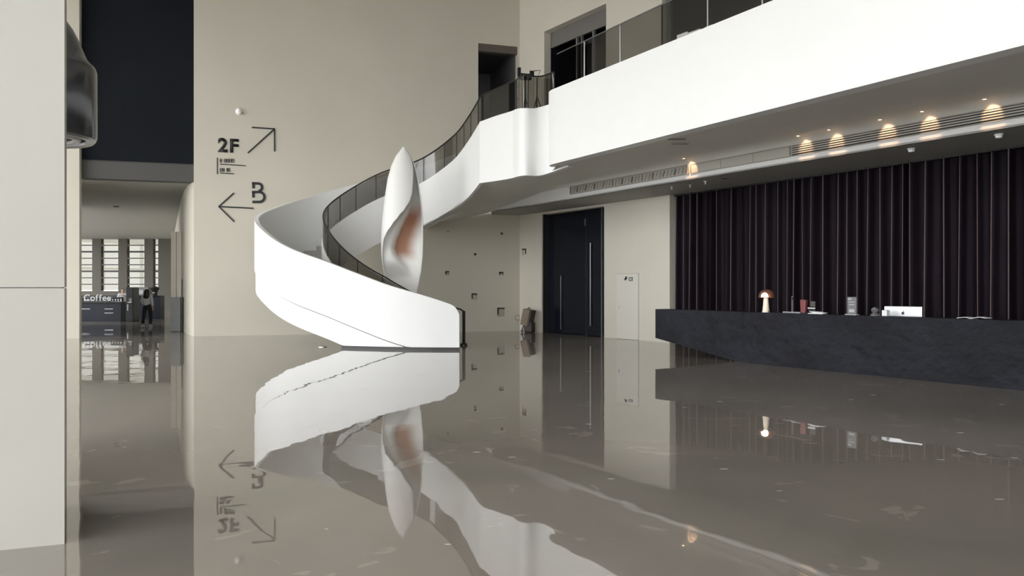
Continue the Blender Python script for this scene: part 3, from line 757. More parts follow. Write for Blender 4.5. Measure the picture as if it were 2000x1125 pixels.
# red card holder, dark screen terminal, papers
p = cpt(1570, .33); T = empty('card_box', p, math.atan2(CU.y, CU.x), label='small dull red card box on the counter', cat='box')
bm = bmesh.new(); V = [bm.verts.new(v) for v in ((-.055, -.03, 0), (.055, -.03, 0), (.055, .03, 0), (-.055, .03, 0), (-.065, -.035, .27), (.07, -.035, .27), (.07, .035, .27), (-.065, .035, .27))]
for f in ((3, 2, 1, 0), (4, 5, 6, 7), (0, 1, 5, 4), (1, 2, 6, 5), (2, 3, 7, 6), (3, 0, 4, 7)): bm.faces.new([V[i] for i in f])
bmobj('box_body', bm, M_red, T, True); box('box_lid', (.0, 0, .275), (.14, .075, .012), M_red, T, local=True)
p = cpt(1588, .24); T = empty('card_terminal', p, math.atan2(CU.y, CU.x), label='small black card terminal with white edge beside the red box', cat='terminal')
box('terminal_body', (0, 0, .09), (.17, .1, .11), M_blackp, T, bev=.012, local=True); box('screen_rim', (0, -.052, .115), (.17, .012, .018), M_paper, T, local=True)
box('terminal_stand', (0, 0, .018), (.1, .09, .036), M_blackp, T, local=True); box('terminal_back', (-.02, .03, .19), (.11, .02, .13), M_cased, T, local=True)
p = cpt(1596, .10); T = empty('paper_pile', p, math.atan2(CU.y, CU.x)+.1, label='loose white papers lying on the counter in front of the terminal', cat='paper')
for i, (dx, dy, r) in enumerate(((0, 0, 0), (.05, .01, .15), (-.02, .0, -.1))):
    box('sheet', (dx, dy, .012+i*.016), (.32-.06*i, .16, .014), M_paper, T, Vector((math.cos(r), math.sin(r), 0)), Vector((-math.sin(r), math.cos(r), 0)), local=True)
# notice stand
p = cpt(1664); T = empty('notice_stand', p, math.atan2(CU.y, CU.x), label='upright acrylic notice stand with printed card on the counter', cat='sign stand')
box('stand_foot', (0, 0, .01), (.24, .11, .02), M_lgr, T, bev=.004, local=True); cd_ = box('card', (0, 0, .19), (.19, .012, .33), M_gr, T, local=True)
for z, ww in ((.255, .13), (.205, .12)): box('text_line', (0, -.009, z), (ww, .006, .014), M_lgr, cd_, local=True)
box('text_block', (0, -.009, .085), (.11, .006, .06), M_lgr, cd_, local=True); box('text_block', (-.04, -.009, .315), (.07, .006, .03), M_lgr, cd_, local=True)
# desk camera / phone
p = cpt(1709); T = empty('desk_phone', p, math.atan2(CU.y, CU.x), label='small dark round desk device left of the computer', cat='phone')
lathe('device_base', [(.085, 0), (.085, .02), (.05, .05), (.03, .06)], M_gr, T, (0, 0, 0), 20, True)
lathe('device_head', [(.02, -.06), (.05, -.045), (.062, 0), (.05, .045), (.02, .06)], M_gr, T, (0, 0, .105), 20, True, rot=Matrix.Rotation(math.pi/2, 3, 'X'))
lathe('lens', [(.03, 0), (.03, .012), (.02, .014)], M_black, T, (0, -.058, .105), 16, True, rot=Matrix.Rotation(math.pi/2, 3, 'X'))
p = cpt(1730, .25); T = box('white_box', (0, 0, .055), (.1, .1, .11), M_paper, None, bev=.006); T.location = p; T.rotation_euler.z = math.atan2(CU.y, CU.x)
tag(T, 'small plain white box against the left edge of the computer', 'box')
# all-in-one computer, back towards the hall, on the lower inner desk
p = cpt(1764, .62, .765); T = empty('desktop_computer', p, math.atan2(CU.y, CU.x)+.28, label='silver all in one computer seen from behind on the counter', cat='computer')
cb_ = box('computer_back', (0, 0, .345), (.66, .035, .38), M_alu, T, bev=.012, local=True)
box('computer_chin', (0, .012, .13), (.66, .02, .06), M_alu, T, local=True)
box('screen', (0, .019, .35), (.63, .004, .34), M_black, cb_, local=True)
bm = bmesh.new(); tubebm(bm, [(0, .03, .25), (0, .06, .1), (0, .05, .01)], [.05, .05, .06], 10); bmobj('computer_foot', bm, M_alu, T, True)
box('foot_plate', (0, .03, .006), (.2, .2, .012), M_alu, T, bev=.004, local=True)
bm = bmesh.new(); n = 20; V = []
for i in range(n):
    t = 2*math.pi*i/n; r = .026*(1-.12*abs(math.cos(t))**6*(1 if math.cos(t) > 0 else .0)); V.append(bm.verts.new((r*math.sin(t), -.019, .405+1.15*r*math.cos(t)-.004*math.exp(-(t-math.pi)**2*6)*-1)))
bm.faces.new(V); rr_ = bmesh.ops.extrude_face_region(bm, geom=bm.faces[:])
for v in rr_['geom']:
    if isinstance(v, bmesh.types.BMVert): v.co.y -= .002
bmobj('logo_mark', bm, M_black, cb_, True)
bm = bmesh.new(); addbox(bm, (.008, -.020, .443), (.010, .002, .02), Vector((.8, 0, .6)), Vector((0, 1, 0)), Vector((-.6, 0, .8)), .003); bmobj('logo_leaf', bm, M_black, cb_, True)
p = cpt(1903, .16, zC+.006); T = empty('open_brochure', p, math.atan2(CU.y, CU.x), label='open white brochure lying at the right of the counter', cat='brochure')
for sgn in (-1, 1):
    vs = [(0, -.1, .004), (0, .1, .004), (sgn*.11, .1, .028), (sgn*.11, -.1, .028), (sgn*.24, .1, .010), (sgn*.24, -.1, .010)]
    o = raw('page', vs, [(0, 1, 2, 3), (3, 2, 4, 5)], M_paper, T, True); md = o.modifiers.new('t', 'SOLIDIFY'); md.thickness = .008

# ================================================================== CURTAIN
cu = empty('curtain', AB(16.55, 10, 0), label='full height dark aubergine pleated curtain behind the reception counter', cat='curtain')
vs = []; fs = []; b0, b1 = kb-.06, -5.5; n = 1500; rnd = random.Random(3); ph = 0; 
cols_ = []; 
b = b0; t = 0; wv = []; 
edges = [b0]
while edges[-1] > b1: edges.append(edges[-1]-rnd.uniform(.19, .37))
amps = [rnd.uniform(.12, .24) for _ in edges]; skew = [rnd.uniform(.3, .7) for _ in edges]
for i in range(len(edges)-1):
    for s in range(12):
        t = s/12; k_ = skew[i]; tt = t/k_*.5 if t < k_ else .5+(t-k_)/(1-k_)*.5
        d_ = amps[i]*(math.sin(math.pi*tt)**4.5)
        cols_.append((edges[i]+(edges[i+1]-edges[i])*t, d_))
for (b, d_) in cols_:
    for j, z in enumerate((.03, 1.5, 3.0, zLC-.02)):
        p = AB(16.68-d_*(1-.05*j), b+.012*math.sin(b*9+j), z); vs.append(p)
nc = len(cols_)
for i in range(nc-1):
    for j in range(3): fs.append((4*i+j, 4*i+j+1, 4*i+4+j+1, 4*i+4+j))
raw('drape', vs, fs, M_curtain, cu, smooth=True)
M_pleatlit = mat('mauve_pleat_highlight', (.14, .10, .098), .6)  # light caught on the fold ridges, put into thin paler strips
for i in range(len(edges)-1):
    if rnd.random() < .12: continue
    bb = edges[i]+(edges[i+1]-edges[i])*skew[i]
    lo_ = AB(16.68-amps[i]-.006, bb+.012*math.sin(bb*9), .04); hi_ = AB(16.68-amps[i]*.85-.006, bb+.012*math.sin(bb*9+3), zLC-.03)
    tube('pleat_highlight', [lo_, hi_], rnd.uniform(.007, .013), M_pleatlit, cu, 5)
box('curtain_track', AB(16.56, (b0+b1)/2, zLC-.02), (b0-b1, .12, .035), M_black, cu, UA, UB)

# ================================================================== AIR GRILLES AND LIGHTS IN THE CEILING STEP
def sb(x):                           # b on the step line for image column x
    v = step_pt(x, 0); return toab(v.x, v.y)[1]
zg0, zg1 = 4.60, 4.83
def grille(name, x0, x1, label, kind):
    b0_, b1_ = sb(x0), sb(x1); bc = (b0_+b1_)/2; L_ = abs(b0_-b1_)
    e = empty(name, AB(14.5, bc, zg0), label=label, cat='air vent')
    f = .02
    box('recess', AB(14.493, bc, (zg0+zg1)/2), (L_, .012, zg1-zg0), M_slatd if kind == 'slats' else M_grillep, e, UA, UB)
    for z in (zg0, zg1): box('frame', AB(14.48, bc, z), (L_+.02, .03, f), M_grille, e, UA, UB)
    for b_ in (b0_, b1_): box('frame', AB(14.48, b_, (zg0+zg1)/2), (f, .03, zg1-zg0), M_grille, e, UA, UB)
    if kind == 'slats':
        for k in range(4): box('slat', AB(14.478, bc, zg0+.028+(k+.5)*(zg1-zg0-.03)/4.2), (L_-.02, .03, .024), M_grillep, e, UA, UB)
    elif kind == 'vanes':
        nv = int(L_/.14)
        for k in range(nv):
            t = math.radians(rnd.uniform(15, 55)); bb = min(b0_, b1_)+(k+.5)*L_/nv
            box('vane', AB(14.482, bb, (zg0+zg1)/2), (.02+.06*rnd.random(), .014, .17), M_grille if k % 3 else M_beam, e, (UA*math.cos(t*.6)+UZ*math.sin(t*.6)), UB, (-UA*math.sin(t*.6)+UZ*math.cos(t*.6)))
    elif kind == 'panel':
        for tt in (.33, .66): box('joint', AB(14.485, b0_+(b1_-b0_)*tt, (zg0+zg1)/2), (.012, .012, zg1-zg0), M_grille, e, UA, UB)
grille('air_grille', 1115, 1346, 'short pale air grille with slanted vanes at the far end of the ceiling step', 'vanes')
grille('air_grille', 1350, 1544, 'plain blank grille panel between the vaned and the slatted grille', 'panel')
grille('air_grille', 1548, 2120, 'long dark slatted air grille in the ceiling step above the curtain', 'slats')
NAMES = ['above the vaned grille, farthest along the ceiling', 'second along the ceiling, above the start of the slatted grille', 'third along the ceiling step above the slats', 'fourth along the ceiling step above the slats', 'fifth along the ceiling step above the slats', 'nearest the right edge above the slats']
for x, nm in zip((1352, 1576, 1636, 1736, 1818, 1940), NAMES):
    b_ = sb(x); p = AB(14.5-.30, b_, sz(b_)-.03)
    e = empty('downlight', p, label='warm recessed downlight '+nm, cat='downlight', group='warm downlights along the ceiling step')
    lathe('trim_ring', [(.030, -.004), (.05, -.004), (.052, .004), (.030, .012)], M_white2, e, (0, 0, 0), 20, True, cap=False)
    lathe('bulb', [(.001, -.002), (.036, -.002), (.036, .006)], M_warm, e, (0, 0, .004), 16, True)
    sp = bpy.data.lights.new('downlight_spot', 'SPOT'); sp.energy = 10; sp.spot_size = math.radians(62); sp.spot_blend = .4; sp.color = (1, .62, .36); sp.shadow_soft_size = .02
    so = bpy.data.objects.new('downlight_spot', sp); COL.objects.link(so); so.parent = e; so.location = (0, 0, -.025); so.rotation_euler = Vector((-UB.x*.80, -UB.y*.80, .60)).to_track_quat('Z', 'Y').to_euler()
# fittings on the lower ceiling strip
def low_pt(x, y):
    d = F*(zLC-H)/(562.5-y); return Vector(((x-1000)/F*d, d, zLC))
for x, y, lab in ((1780, 290, 'white smoke detector on the lower ceiling strip left of the other one'), (1951, 262, 'white smoke detector on the lower ceiling strip near the right edge')):
    e = empty('smoke_detector', low_pt(x, y), label=lab, cat='smoke detector', group='ceiling smoke detectors')
    lathe('detector_body', [(.03, -.075), (.055, -.07), (.06, -.03), (.075, -.025), (.075, 0)], M_white, e, (0, 0, 0), 20, True); lathe('sensor_ring', [(.022, -.09), (.03, -.085), (.03, -.07)], M_gr, e, (0, 0, 0), 12, True)
for x, y, lab in ((1312, 365, 'tiny white ceiling sprinkler at the corner of the curtain'), (1348, 361, 'white hanging ceiling sprinkler, second from the curtain corner'), (1378, 354, 'tiny white ceiling sprinkler, third from the curtain corner')):
    e = empty('sprinkler', low_pt(x, y), label=lab, cat='sprinkler', group='ceiling sprinklers')
    lathe('escutcheon', [(.015, -.015), (.045, -.01), (.05, 0)], M_white, e, (0, 0, 0), 14, True); lathe('nozzle', [(.03, -.075), (.03, -.07), (.012, -.06), (.012, -.012)], M_white, e, (0, 0, 0), 12, True)
e = empty('ceiling_speaker', low_pt(1416, 347), label='flat dark round ceiling fitting in front of the curtain top', cat='ceiling fitting')
lathe('disc', [(.09, -.02), (.10, -.012), (.10, 0)], M_gr, e, (0, 0, 0), 20, True); lathe('core', [(.05, -.03), (.055, -.02)], M_black, e, (0, 0, 0), 16, True)
# two short slots in the sloping soffit near the fascia
for x, y, lab in ((1322, 270, 'upper of two short slots in the soffit'), (1328, 279, 'lower of two short slots in the soffit')):
    d = F*(4.85-H)/(562.5-y); p = Vector(((x-1000)/F*d, d, 4.845))
    e = empty('soffit_slot', p, 0, label=lab, cat='air slot', group='soffit slots')
    box('slot_frame', (0, 0, -.012), (.40, .05, .02), M_grille, e, local=True); box('slot_gap', (0, 0, -.024), (.36, .024, .006), M_slatd, e, local=True)
e = empty('corridor_downlight', px(227, 403, F*(zCH-H)/(562.5-403)), label='small dark round ceiling fitting in the side hall', cat='downlight')
lathe('ring', [(.11, -.03), (.13, -.02), (.13, 0)], M_black, e, (0, 0, 0), 18, True); lathe('well', [(.07, -.035), (.08, -.02)], M_slatd, e, (0, 0, 0), 14, True)

# ================================================================== DOORS
def rwbox(nm, u0, u1, z0, z1, off_, th, m, parent, bev=0):
    return box(nm, RP((u0+u1)/2, (z0+z1)/2, off_), (u1-u0, th, z1-z0), m, parent, RWU, RWN, bev=bev)
d1 = empty('door_1', RP((uD0+uD1)/2), kind='structure')
um = rw(1136)[0]; ur = rw(1168)[0]
bay('door_surround', uD0, uD1, .004, zD, .3, .9, M_dark, d1)
lf1 = rwbox('door_leaf', uD0+.06, um-.03, .02, zD-.04, -.32, .06, M_doorgl, d1)
lf2 = rwbox('door_leaf', um+.03, ur-.03, .02, zD-.04, -.22, .06, M_doorgl, d1)
rwbox('fixed_panel', ur+.02, uD1-.02, .02, zD-.04, -.25, .05, M_doorgl, d1)
rwbox('door_post', ur-.03, ur+.02, 0, zD-.02, -.2, .08, M_steel, d1)
rwbox('door_post', um-.03, um+.03, 0, zD-.02, -.25, .1, M_black, d1)
rwbox('door_jamb', uD0, uD0+.06, 0, zD, -.2, .3, M_black, d1)
u_ = rw(1147)[0]; tube('door_handle', [RP(u_, .35, -.14), RP(u_, 3.2, -.14)], .022, M_steel, lf2, 8)
for z in (.4, 1.8, 3.1): tube('handle_bracket', [RP(u_, z, -.14), RP(u_, z, -.2)], .014, M_steel, lf2, 6)
u_ = rw(1085)[0]; tube('door_handle', [RP(u_, .15, -.24), RP(u_, 2.1, -.24)], .016, M_steel, lf1, 8)
for z in (.2, 2.0): tube('handle_bracket', [RP(u_, z, -.24), RP(u_, z, -.3)], .012, M_steel, lf1, 6)
rwbox('door_closer', um-.14, um-.04, zD-.55, zD-.3, -.27, .06, M_steel, d1)
d2 = empty('door_2', RP(rw(1226)[0]), kind='structure')
a_, b_ = rw(1205)[0], rw(1248)[0]; zt_ = rw(1226, 534)[1]
rwbox('door_leaf', a_+.012, b_-.012, .015, zt_-.012, .006, .03, mat('flush_door', (.72, .69, .62), .55), d2)
rwbox('door_gap', a_, b_, .005, zt_, -.002, .012, M_grille, d2)
tube('pull_ring', [RP(rw(1209.5)[0], 1.02, .03), RP(rw(1211)[0], 1.06, .05), RP(rw(1211.5)[0], .98, .05)], .012, M_chrome, d2, 6)
s = empty('door_plaque', RP(rw(1230)[0], rw(1230, 545)[1], .02), label='small dark pictogram and grey plaque on the flush pale door', cat='sign')
a_, z_ = rw(1233, 545); pq_ = rwbox('plaque', a_-.09, a_+.09, z_-.06, z_+.06, .028, .014, M_gr, s)
rwbox('plaque_print', a_-.06, a_+.06, z_-.03, z_+.03, .036, .006, M_lgr, pq_)
a_, z_ = rw(1223.5, 544.5); 
bm = bmesh.new(); addbox(bm, RP(a_, z_, .028), (.09, .014, .06), (RWU*.8+UZ*.6), RWN, (UZ*.8-RWU*.6), .012); addbox(bm, RP(a_+.02, z_+.05, .028), (.05, .014, .035), RWU, RWN, UZ, .01); bmobj('pictogram', bm, M_black, s)

# upper openings behind the mezzanine rail: dark glazing with frames
d3 = empty('window_7', RP((uG0+uG1)/2, 6.35), kind='structure')
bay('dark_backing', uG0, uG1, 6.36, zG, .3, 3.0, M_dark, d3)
rwbox('head_panel', uG0, uG1, zG-.55, zG, -.35, .08, M_beam, d3)
for x, w_ in ((1111, .07), (1120, .05), (1143, .09)):
    u_ = rw(x)[0]; rwbox('frame_post', u_-w_/2, u_+w_/2, 6.36, zG-.5, -.4, .1, M_gr, d3)
M_litroom = mat('lit_window', (.8, .8, .78), .5, emit=.9, ecol=(.9, .92, .95))
u_, z_ = rw(1166, 40); u2_, z2_ = rw(1187, 92)
for a_, b_, c_, e_ in ((u_, u_+.12, 6.36, z_), (u_, u2_+.3, z_-.12, z_), (u2_-.25, u2_-.17, 6.36, z_-.12)): rwbox('white_frame', a_, b_, c_, e_, -.45, .1, M_white, d3)
rwbox('pane', u_+.2, u2_+.1, z2_-.2, z_-.5, -.5, .02, M_litroom, d3)
d4 = empty('window_8', RP(uG2+4, 6.35), kind='structure')
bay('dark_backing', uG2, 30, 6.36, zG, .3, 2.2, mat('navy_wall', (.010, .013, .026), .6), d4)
rwbox('frame_post', uG2+.05, uG2+.2, 6.36, zG, -.2, .1, M_steel, d4)
for a_, b_, y0_, y1_ in ((1316, 1336, 78, 60), (1338, 1361, 82, 54), (1371, 1384, 66, 46), (1394, 1412, 58, 42)):
    ua_, za_ = rw(a_, y0_); ub_, zb_ = rw(b_, y1_)
    rwbox('pane', ua_, ub_, za_-.3, zb_, -.15, .04, M_litroom if a_ != 1318 else M_gr, d4)

# ================================================================== SIDE HALL FURNITURE AND PEOPLE
def hp(x, d): v = px(x, 562.5, d); v.z = 0; return v
dC = 37.8; k = dC/F
e = empty('coffee_counter', hp(195, dC), label='dark coffee bar counter under the Coffee letters in the side hall', cat='counter')
x0, x1 = hp(140, dC).x, hp(236, dC).x; xc = (x0+x1)/2
box('counter_body', (xc, dC+.35, .46), (x1-x0, .7, .92), M_deskcab, e); box('counter_top', (xc, dC+.33, .94), (x1-x0+.06, .8, .05), M_blackp, e)
for x, z in ((168, .62), (213, .62), (213, .42)): box('handle_bar', (hp(x, dC).x, dC-.015, z), (.42, .02, .035), M_lgr, e)
bk = box('back_bar', (hp(232, 41).x, 41, .62), (hp(310, 41).x-hp(140, 41).x, .5, 1.24), M_deskcab, None); tag(bk, 'long dark back bar cabinet below the far windows', 'cabinet')
cs = empty('coffee_sign', hp(185, dC)+UZ*.97, label='pale Coffee letters standing on the coffee bar', cat='sign')
me = textmesh('Coffee', 1, .05, .012); xs = [v.co.x for v in me.vertices]; ws = max(xs)-min(xs); tw = hp(209, dC).x-hp(162, dC).x; kk = tw/ws
bpy.data.meshes.remove(me); xcur = hp(162, dC).x
for ch in 'Coffee':
    me = textmesh(ch, 1, .05, .012); x_ = [v.co.x for v in me.vertices]; mn, mxx = min(x_), max(x_)
    for v in me.vertices: v.co = Vector((xcur+(v.co.x-mn)*kk, dC+.1-v.co.z*kk, 1.02+v.co.y*kk*1.0))
    link('letter', me, M_coffee, cs); xcur += (mxx-mn)*kk+tw*.028
box('sign_rail', ((hp(160, dC).x+hp(211, dC).x)/2, dC+.12, .992), (tw*1.1, .1, .05), M_black, cs)
for x, w_, lab in ((163, 19, 'small lit display box at the left of the coffee bar'), (217, 27, 'wide display case of cups at the right of the coffee bar')):
    s_ = empty('display_case', hp(x, dC-.0)+UZ*.965+Vector((0, .45, 0)), label=lab, cat='display case')
    ww = w_*k; box('case_back', (0, .08, .12), (ww, .02, .24), M_blackp, s_, local=True); sf_ = box('case_shelf', (0, 0, .01), (ww, .2, .02), M_lgr, s_, local=True); box('case_top', (0, 0, .23), (ww, .2, .02), M_lgr, s_, local=True)
    nb = int(w_/5)
    for q in range(nb): lathe('cup', [(.03, .02), (.045, .15), (.04, .15)], M_paper, sf_, ((q-(nb-1)/2)*ww/nb, -.02, 0), 10, True)
cm = empty('coffee_machine', hp(253, 37.5), label='tall black drinks machine between the coffee bar and the walking person', cat='machine')
mw = 14*37.5/F; mh = zat(561, 37.5)
box('machine_body', (0, .3, mh/2), (mw, .6, mh), M_blackp, cm, bev=.02, local=True)
box('machine_screen', (.05, -.01, mh*.62), (mw*.4, .02, .2), M_gr, cm, local=True); box('machine_light', (-.08, -.01, .7), (.05, .02, .3), M_lgr, cm, local=True); box('machine_tray', (.05, -.06, .95), (mw*.5, .12, .04), M_lgr, cm, local=True)
ov = empty('oven_shelf', hp(272, 40.4), label='grey oven unit on the back bar left of the walking person', cat='oven')
box('oven_body', (0, .2, 1.24+.24), (.95, .4, .42), M_gr, ov, local=True); box('oven_window', (-.05, -.01, 1.24+.2), (.5, .02, .22), M_lgr, ov, local=True); box('oven_foot', (0, .2, 1.252), (.9, .38, .02), M_black, ov, local=True)
gd = empty('espresso_grinder', hp(303, 40.6)+UZ*1.24, label='dark round coffee grinder on the back bar right of the walking person', cat='grinder')
lathe('hopper', [(.1, 0), (.12, .02), (.12, .2), (.2, .32), (.22, .42), (.05, .5)], M_blackp, gd, (0, 0, 0), 16, True); box('spout', (0, -.15, .16), (.08, .1, .05), M_lgr, gd, local=True)
# tall pale panels and the grey cabinet at the right of the side hall
dP = 29.0
e = empty('grey_cabinet', hp(342.5, dP), label='plain grey cabinet standing by the right wall of the side hall', cat='cabinet')
box('cabinet_body', (0, .25, .66), (19*dP/F, .5, 1.28), M_gr, e, local=True); box('cabinet_plinth', (0, .25, .02), (18*dP/F, .46, .04), M_black, e, local=True)
e = empty('tall_panel', hp(345, dP+.9), label='tall pale folding panel above the grey cabinet in the side hall', cat='panel')
zt_ = zat(452, dP+.9)
for x, w_ in ((339.5, 10), (350, 9)): box('panel_leaf', (hp(x, dP+.9).x-hp(345, dP+.9).x, 0, zt_/2), (w_*(dP+.9)/F, .05, zt_-.02), M_wall, e, local=True)
box('panel_foot', (0, 0, .006), (.4, .3, .012), M_black, e, local=True)
e = empty('slim_post', hp(355.5, 27.9), label='slim black upright post next to the grey cabinet', cat='post')
tube('post_shaft', [(0, 0, 0), (0, 0, zat(545, 27.9))], .018, M_black, e, 8, True); lathe('post_foot', [(.07, 0), (.07, .012), (.02, .02)], M_black, e, (0, 0, 0), 12, True)

def skin(name, verts, edges, rad, m, parent, sub=2):
    me = bpy.data.meshes.new(name); me.from_pydata(verts, edges, []); me.update()
    o = link(name, me, m, parent, True)
    md = o.modifiers.new('skin', 'SKIN'); md.use_smooth_shade = True
    sv = me.skin_vertices[0].data if me.skin_vertices else None
    if sv is None:
        bm = bmesh.new(); bm.from_mesh(me); bm.verts.layers.skin.verify(); bm.to_mesh(me); bm.free(); sv = me.skin_vertices[0].data
    for i, r in enumerate(rad): sv[i].radius = (r, r) if not isinstance(r, tuple) else r
    sv[0].use_root = True
    s = o.modifiers.new('sub', 'SUBSURF'); s.levels = sub; s.render_levels = sub
    return o
def person(loc, rz, label, shirt, pose, hair_long):
    """stands facing local -Y;  1.62 m tall"""
    e = empty('person', loc, rz, label=label, cat='person')
    st_ = .13 if pose == 'walk' else .0
    # body: pelvis root, legs, spine, neck, head, arms
    V = [(0, 0, .90), (-.09, 0, .86), (-.09, -st_, .48), (-.085, -st_*.6, .09), (-.085, -st_*.6-.13, .03),
         (.09, 0, .86), (.09, st_*.9, .48), (.085, st_*1.9, .12), (.085, st_*1.9-.12, .04),
         (0, .01, 1.08), (0, .01, 1.28), (0, .01, 1.37), (0, -.005, 1.44), (0, -.01, 1.52), (0, -.01, 1.60)]
    Ed = [(0, 1), (1, 2), (2, 3), (3, 4), (0, 5), (5, 6), (6, 7), (7, 8), (0, 9), (9, 10), (10, 11), (11, 12), (12, 13), (13, 14)]
    Rd = [.11, .085, .058, .04, .035, .085, .058, .04, .035, .10, .12, .055, .045, .085, .06]
    if pose == 'walk': arms = [[(-.17, .01, 1.33), (-.22, .03, 1.08), (-.20, -.06, .88), (-.19, -.10, .80)], [(.17, .01, 1.33), (.22, .0, 1.08), (.19, -.12, .95), (.14, -.18, .93)]]
    else: arms = [[(-.17, .01, 1.33), (-.23, -.05, 1.10), (-.12, -.24, 1.10), (-.06, -.30, 1.12)], [(.17, .01, 1.33), (.24, -.04, 1.12), (.14, -.22, 1.22), (.06, -.28, 1.26)]]
    for A in arms:
        b = len(V); V += A; Ed += [(10, b), (b, b+1), (b+1, b+2), (b+2, b+3)]; Rd += [.055, .042, .032, .03]
        hx = Vector(A[3])-Vector(A[2]); hx.normalize()
        for f in range(5):      # fingers
            sd = Vector((1, 0, 0))*(f-2)*.016; ln = (.05, .075, .08, .075, .06)[f]
            q = Vector(A[3])+hx*.03+sd; q2 = q+hx*ln*.6; q3 = q2+hx*ln*.35+Vector((0, -.012, -.01)); b2 = len(V)
            V += [tuple(q), tuple(q2), tuple(q3)]; Ed += [(b+3, b2), (b2, b2+1), (b2+1, b2+2)]; Rd += [.009, .008, .007]
    body = skin('body', V, Ed, Rd, M_skin, e, 1)
    # face
    for sx_ in (-1, 1):
        lathe('eye', [(.001, -.012), (.011, 0), (.001, .012)], M_hair, body, (sx_*.03, -.088, 1.53), 8, True); lathe('ear', [(.004, -.03), (.018, 0), (.004, .03)], M_skin, body, (sx_*.085, 0, 1.52), 8, True)
    lathe('nose', [(.016, -.02), (.010, .01), (.004, .03)], M_skin, body, (0, -.098, 1.505), 8, True); box('mouth', (0, -.088, 1.462), (.04, .012, .010), M_red, body, local=True)
    # clothes
    TV = [(0, 0, .84), (0, .01, 1.08), (0, .01, 1.24), (0, .01, 1.345)]; TE = [(0, 1), (1, 2), (2, 3)]; TR = [(.165, .125), (.15, .115), (.175, .12), (.12, .075)]
    for A in arms:
        b = len(TV); TV += A[:3]; TE += [(2, b), (b, b+1), (b+1, b+2)]; TR += [.075, .062, .045]
    skin('sweater', TV, TE, TR, shirt, e, 2)
    PV = [(0, 0, 1.02), (0, 0, .88)]+[V[1], V[2], (V[3][0], V[3][1], .12)]+[V[5], V[6], (V[7][0], V[7][1], .15)]
    skin('trousers', PV, [(0, 1), (1, 2), (2, 3), (3, 4), (1, 5), (5, 6), (6, 7)], [(.15, .12), (.15, .125), .105, .078, .066, .105, .078, .066], M_trous, e, 2)
    for i in (3, 7):
        z_ = .045 if i == 3 else .065
        box('shoe', (V[i][0], V[i][1]-.06, z_), (.085, .25, .085), M_shoe, e, bev=.03, local=True)
    # hair
    if hair_long:
        HV = [(0, .005, 1.585), (0, .05, 1.52), (0, .075, 1.40), (0, .095, 1.28), (0, .09, 1.20)]; HR = [.085, .115, (.135, .075), (.15, .06), (.10, .04)]
    else: HV = [(0, .0, 1.60), (0, .035, 1.55), (0, .05, 1.47)]; HR = [.08, .105, .07]
    skin('hair', HV, [(i, i+1) for i in range(len(HV)-1)], HR, M_hair, e, 2)
    return e
person(hp(287.5, 32.0), math.pi, 'person walking away with long dark hair, grey top and black trousers', M_shirt, 'walk', True)
person(hp(240, 38.9), .5, 'person in a white top working behind the coffee bar', M_shirtw, 'work', False)

# luggage left beside the dark doorway
p = RP(rw(1043)[0], 0, .45)
e = empty('suitcase', p, math.atan2(RWU.y, RWU.x)+.5, label='tan suitcase leaning by the wall left of the dark doorway', cat='suitcase')
tl = Matrix.Rotation(math.radians(12), 3, 'Y'); ax, ay, az = (Vector(tl @ Vector(v)) for v in ((1, 0, 0), (0, 1, 0), (0, 0, 1)))
shl = box('case_shell', az*.58, (.30, .42, .62), M_case, e, ax, ay, az, .05, True)
box('case_back', az*.58+ax*.17, (.10, .40, .60), M_cased, e, ax, ay, az, .03, True)
box('case_pocket', az*.70-ax*.16, (.03, .26, .10), M_cased, shl, ax, ay, az, .01, True)
tube('top_handle', [az*.88+ay*-.08, az*.94+ay*-.08, az*.94+ay*.08, az*.88+ay*.08], .014, M_cased, shl, 6, True)
for s_ in (-1, 1):
    fg_ = tube('frame_leg', [az*.30+ay*.15*s_, Vector((-.02, .15*s_, .10))], .018, M_black, e, 6, True)
    lathe('wheel', [(.02, -.02), (.055, -.018), (.055, .018), (.02, .02)], M_black, fg_, (-.02, .15*s_, .056), 14, True, rot=Matrix.Rotation(math.pi/2, 3, 'X'))
box('ground_bag', (.22, .0, .20), (.34, .36, .40), M_cased, e, bev=.07, local=True)
tube('pull_ring', [(-.2, 0, .62), (-.34, 0, .62), (-.38, 0, .56), (-.36, 0, .46), (-.24, 0, .44), (-.2, 0, .5)], .014, M_case, e, 6, True)

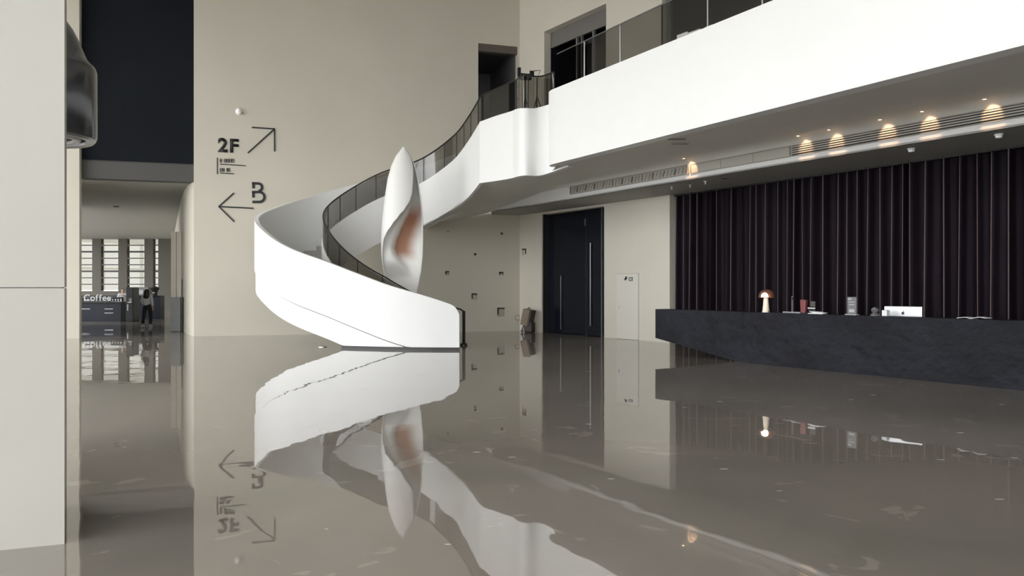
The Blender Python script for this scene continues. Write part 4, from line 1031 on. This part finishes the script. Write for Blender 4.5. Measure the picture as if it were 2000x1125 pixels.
# camera tripod and stand on the landing
def tripod(x, d, zt, label, head):
    p = px(x, 562, d); p.z = 6.35; e = empty('equipment_tripod', p, .3, label=label, cat='tripod', group='tripods on the landing')
    hh = zt-6.35
    tube('centre_column', [(0, 0, .45), (0, 0, hh-.1)], .02, M_black, e, 8, True)
    for t in (0, 2.1, 4.2): tube('leg', [(0, 0, hh*.55), (.28*math.cos(t), .28*math.sin(t), 0.012)], .016, M_black, e, 6, True)
    if head:
        cb2 = box('camera_body', (0, 0, hh-.06), (.34, .18, .16), M_blackp, e, bev=.02, local=True); box('camera_grip', (-.19, 0, hh+.06), (.09, .1, .26), M_blackp, cb2, bev=.015, local=True); box('camera_monitor', (.2, 0, hh+.06), (.13, .06, .14), M_blackp, cb2, bev=.01, local=True)
    else:
        tube('boom', [(0, 0, hh-.12), (.10, 0, hh+.14), (-.10, 0, hh+.10)], .014, M_black, e, 6, True)
tripod(1026, 22.4, zat(146, 22.4), 'black camera tripod standing behind the landing railing', True)
tripod(1049, 21.9, zat(146, 21.9), 'thin black stand with a bent boom right of the camera tripod', False)

# bell pendant hanging behind the column
dB = 12.0; kB = dB/F
pb = px(70, 268, dB); e = empty('pendant_lamp', pb, label='large dark glossy bell shaped pendant half hidden behind the left column', cat='pendant lamp')
prof = [(.83, 0), (.85, .04), (.85, 1.08), (.83, 1.15), (.74, 1.24), (.68, 1.36), (.60, 1.56), (.51, 1.74), (.40, 1.90), (.20, 2.04), (.03, 2.1)]
lathe('bell_shade', prof, mat('gunmetal_gloss', (.10, .105, .11), .18, metal=.5), e, (0, 0, 0), 64, True, cap=False)
lathe('rim_ring', [(.83, .0), (.80, -.035), (.70, -.02), (.69, .02), (.80, .02)], M_steel, e, (0, 0, 0), 64, True, cap=False)
lathe('inner_ring', [(.62, .0), (.60, -.03), (.52, -.02), (.51, .02)], M_lgr, e, (0, 0, 0), 48, True, cap=False)
lathe('diffuser', [(.001, .05), (.80, .05)], M_gr, e, (0, 0, 0), 48, True, cap=False)
tube('hanging_rod', [(0, 0, 2.05), (0, 0, HZ-pb.z-.03)], .02, M_black, e, 8, True); lathe('ceiling_cup', [(.10, -.06), (.12, 0)], M_black, e, (0, 0, HZ-pb.z-.002), 16, True)
# small floor uplight left of the stair foot
p = px(630, 678.5, 21.5); p.z = 0
e = empty('floor_light', p, label='small round metal light set in the floor by the stair', cat='floor light')
lathe('bezel', [(.12, 0.001), (.12, .015), (.09, .02)], M_chrome, e, (0, 0, 0), 20, True); lathe('lens', [(.07, .018), (.06, .026), (.001, .028)], M_gr, e, (0, 0, 0), 16, True)
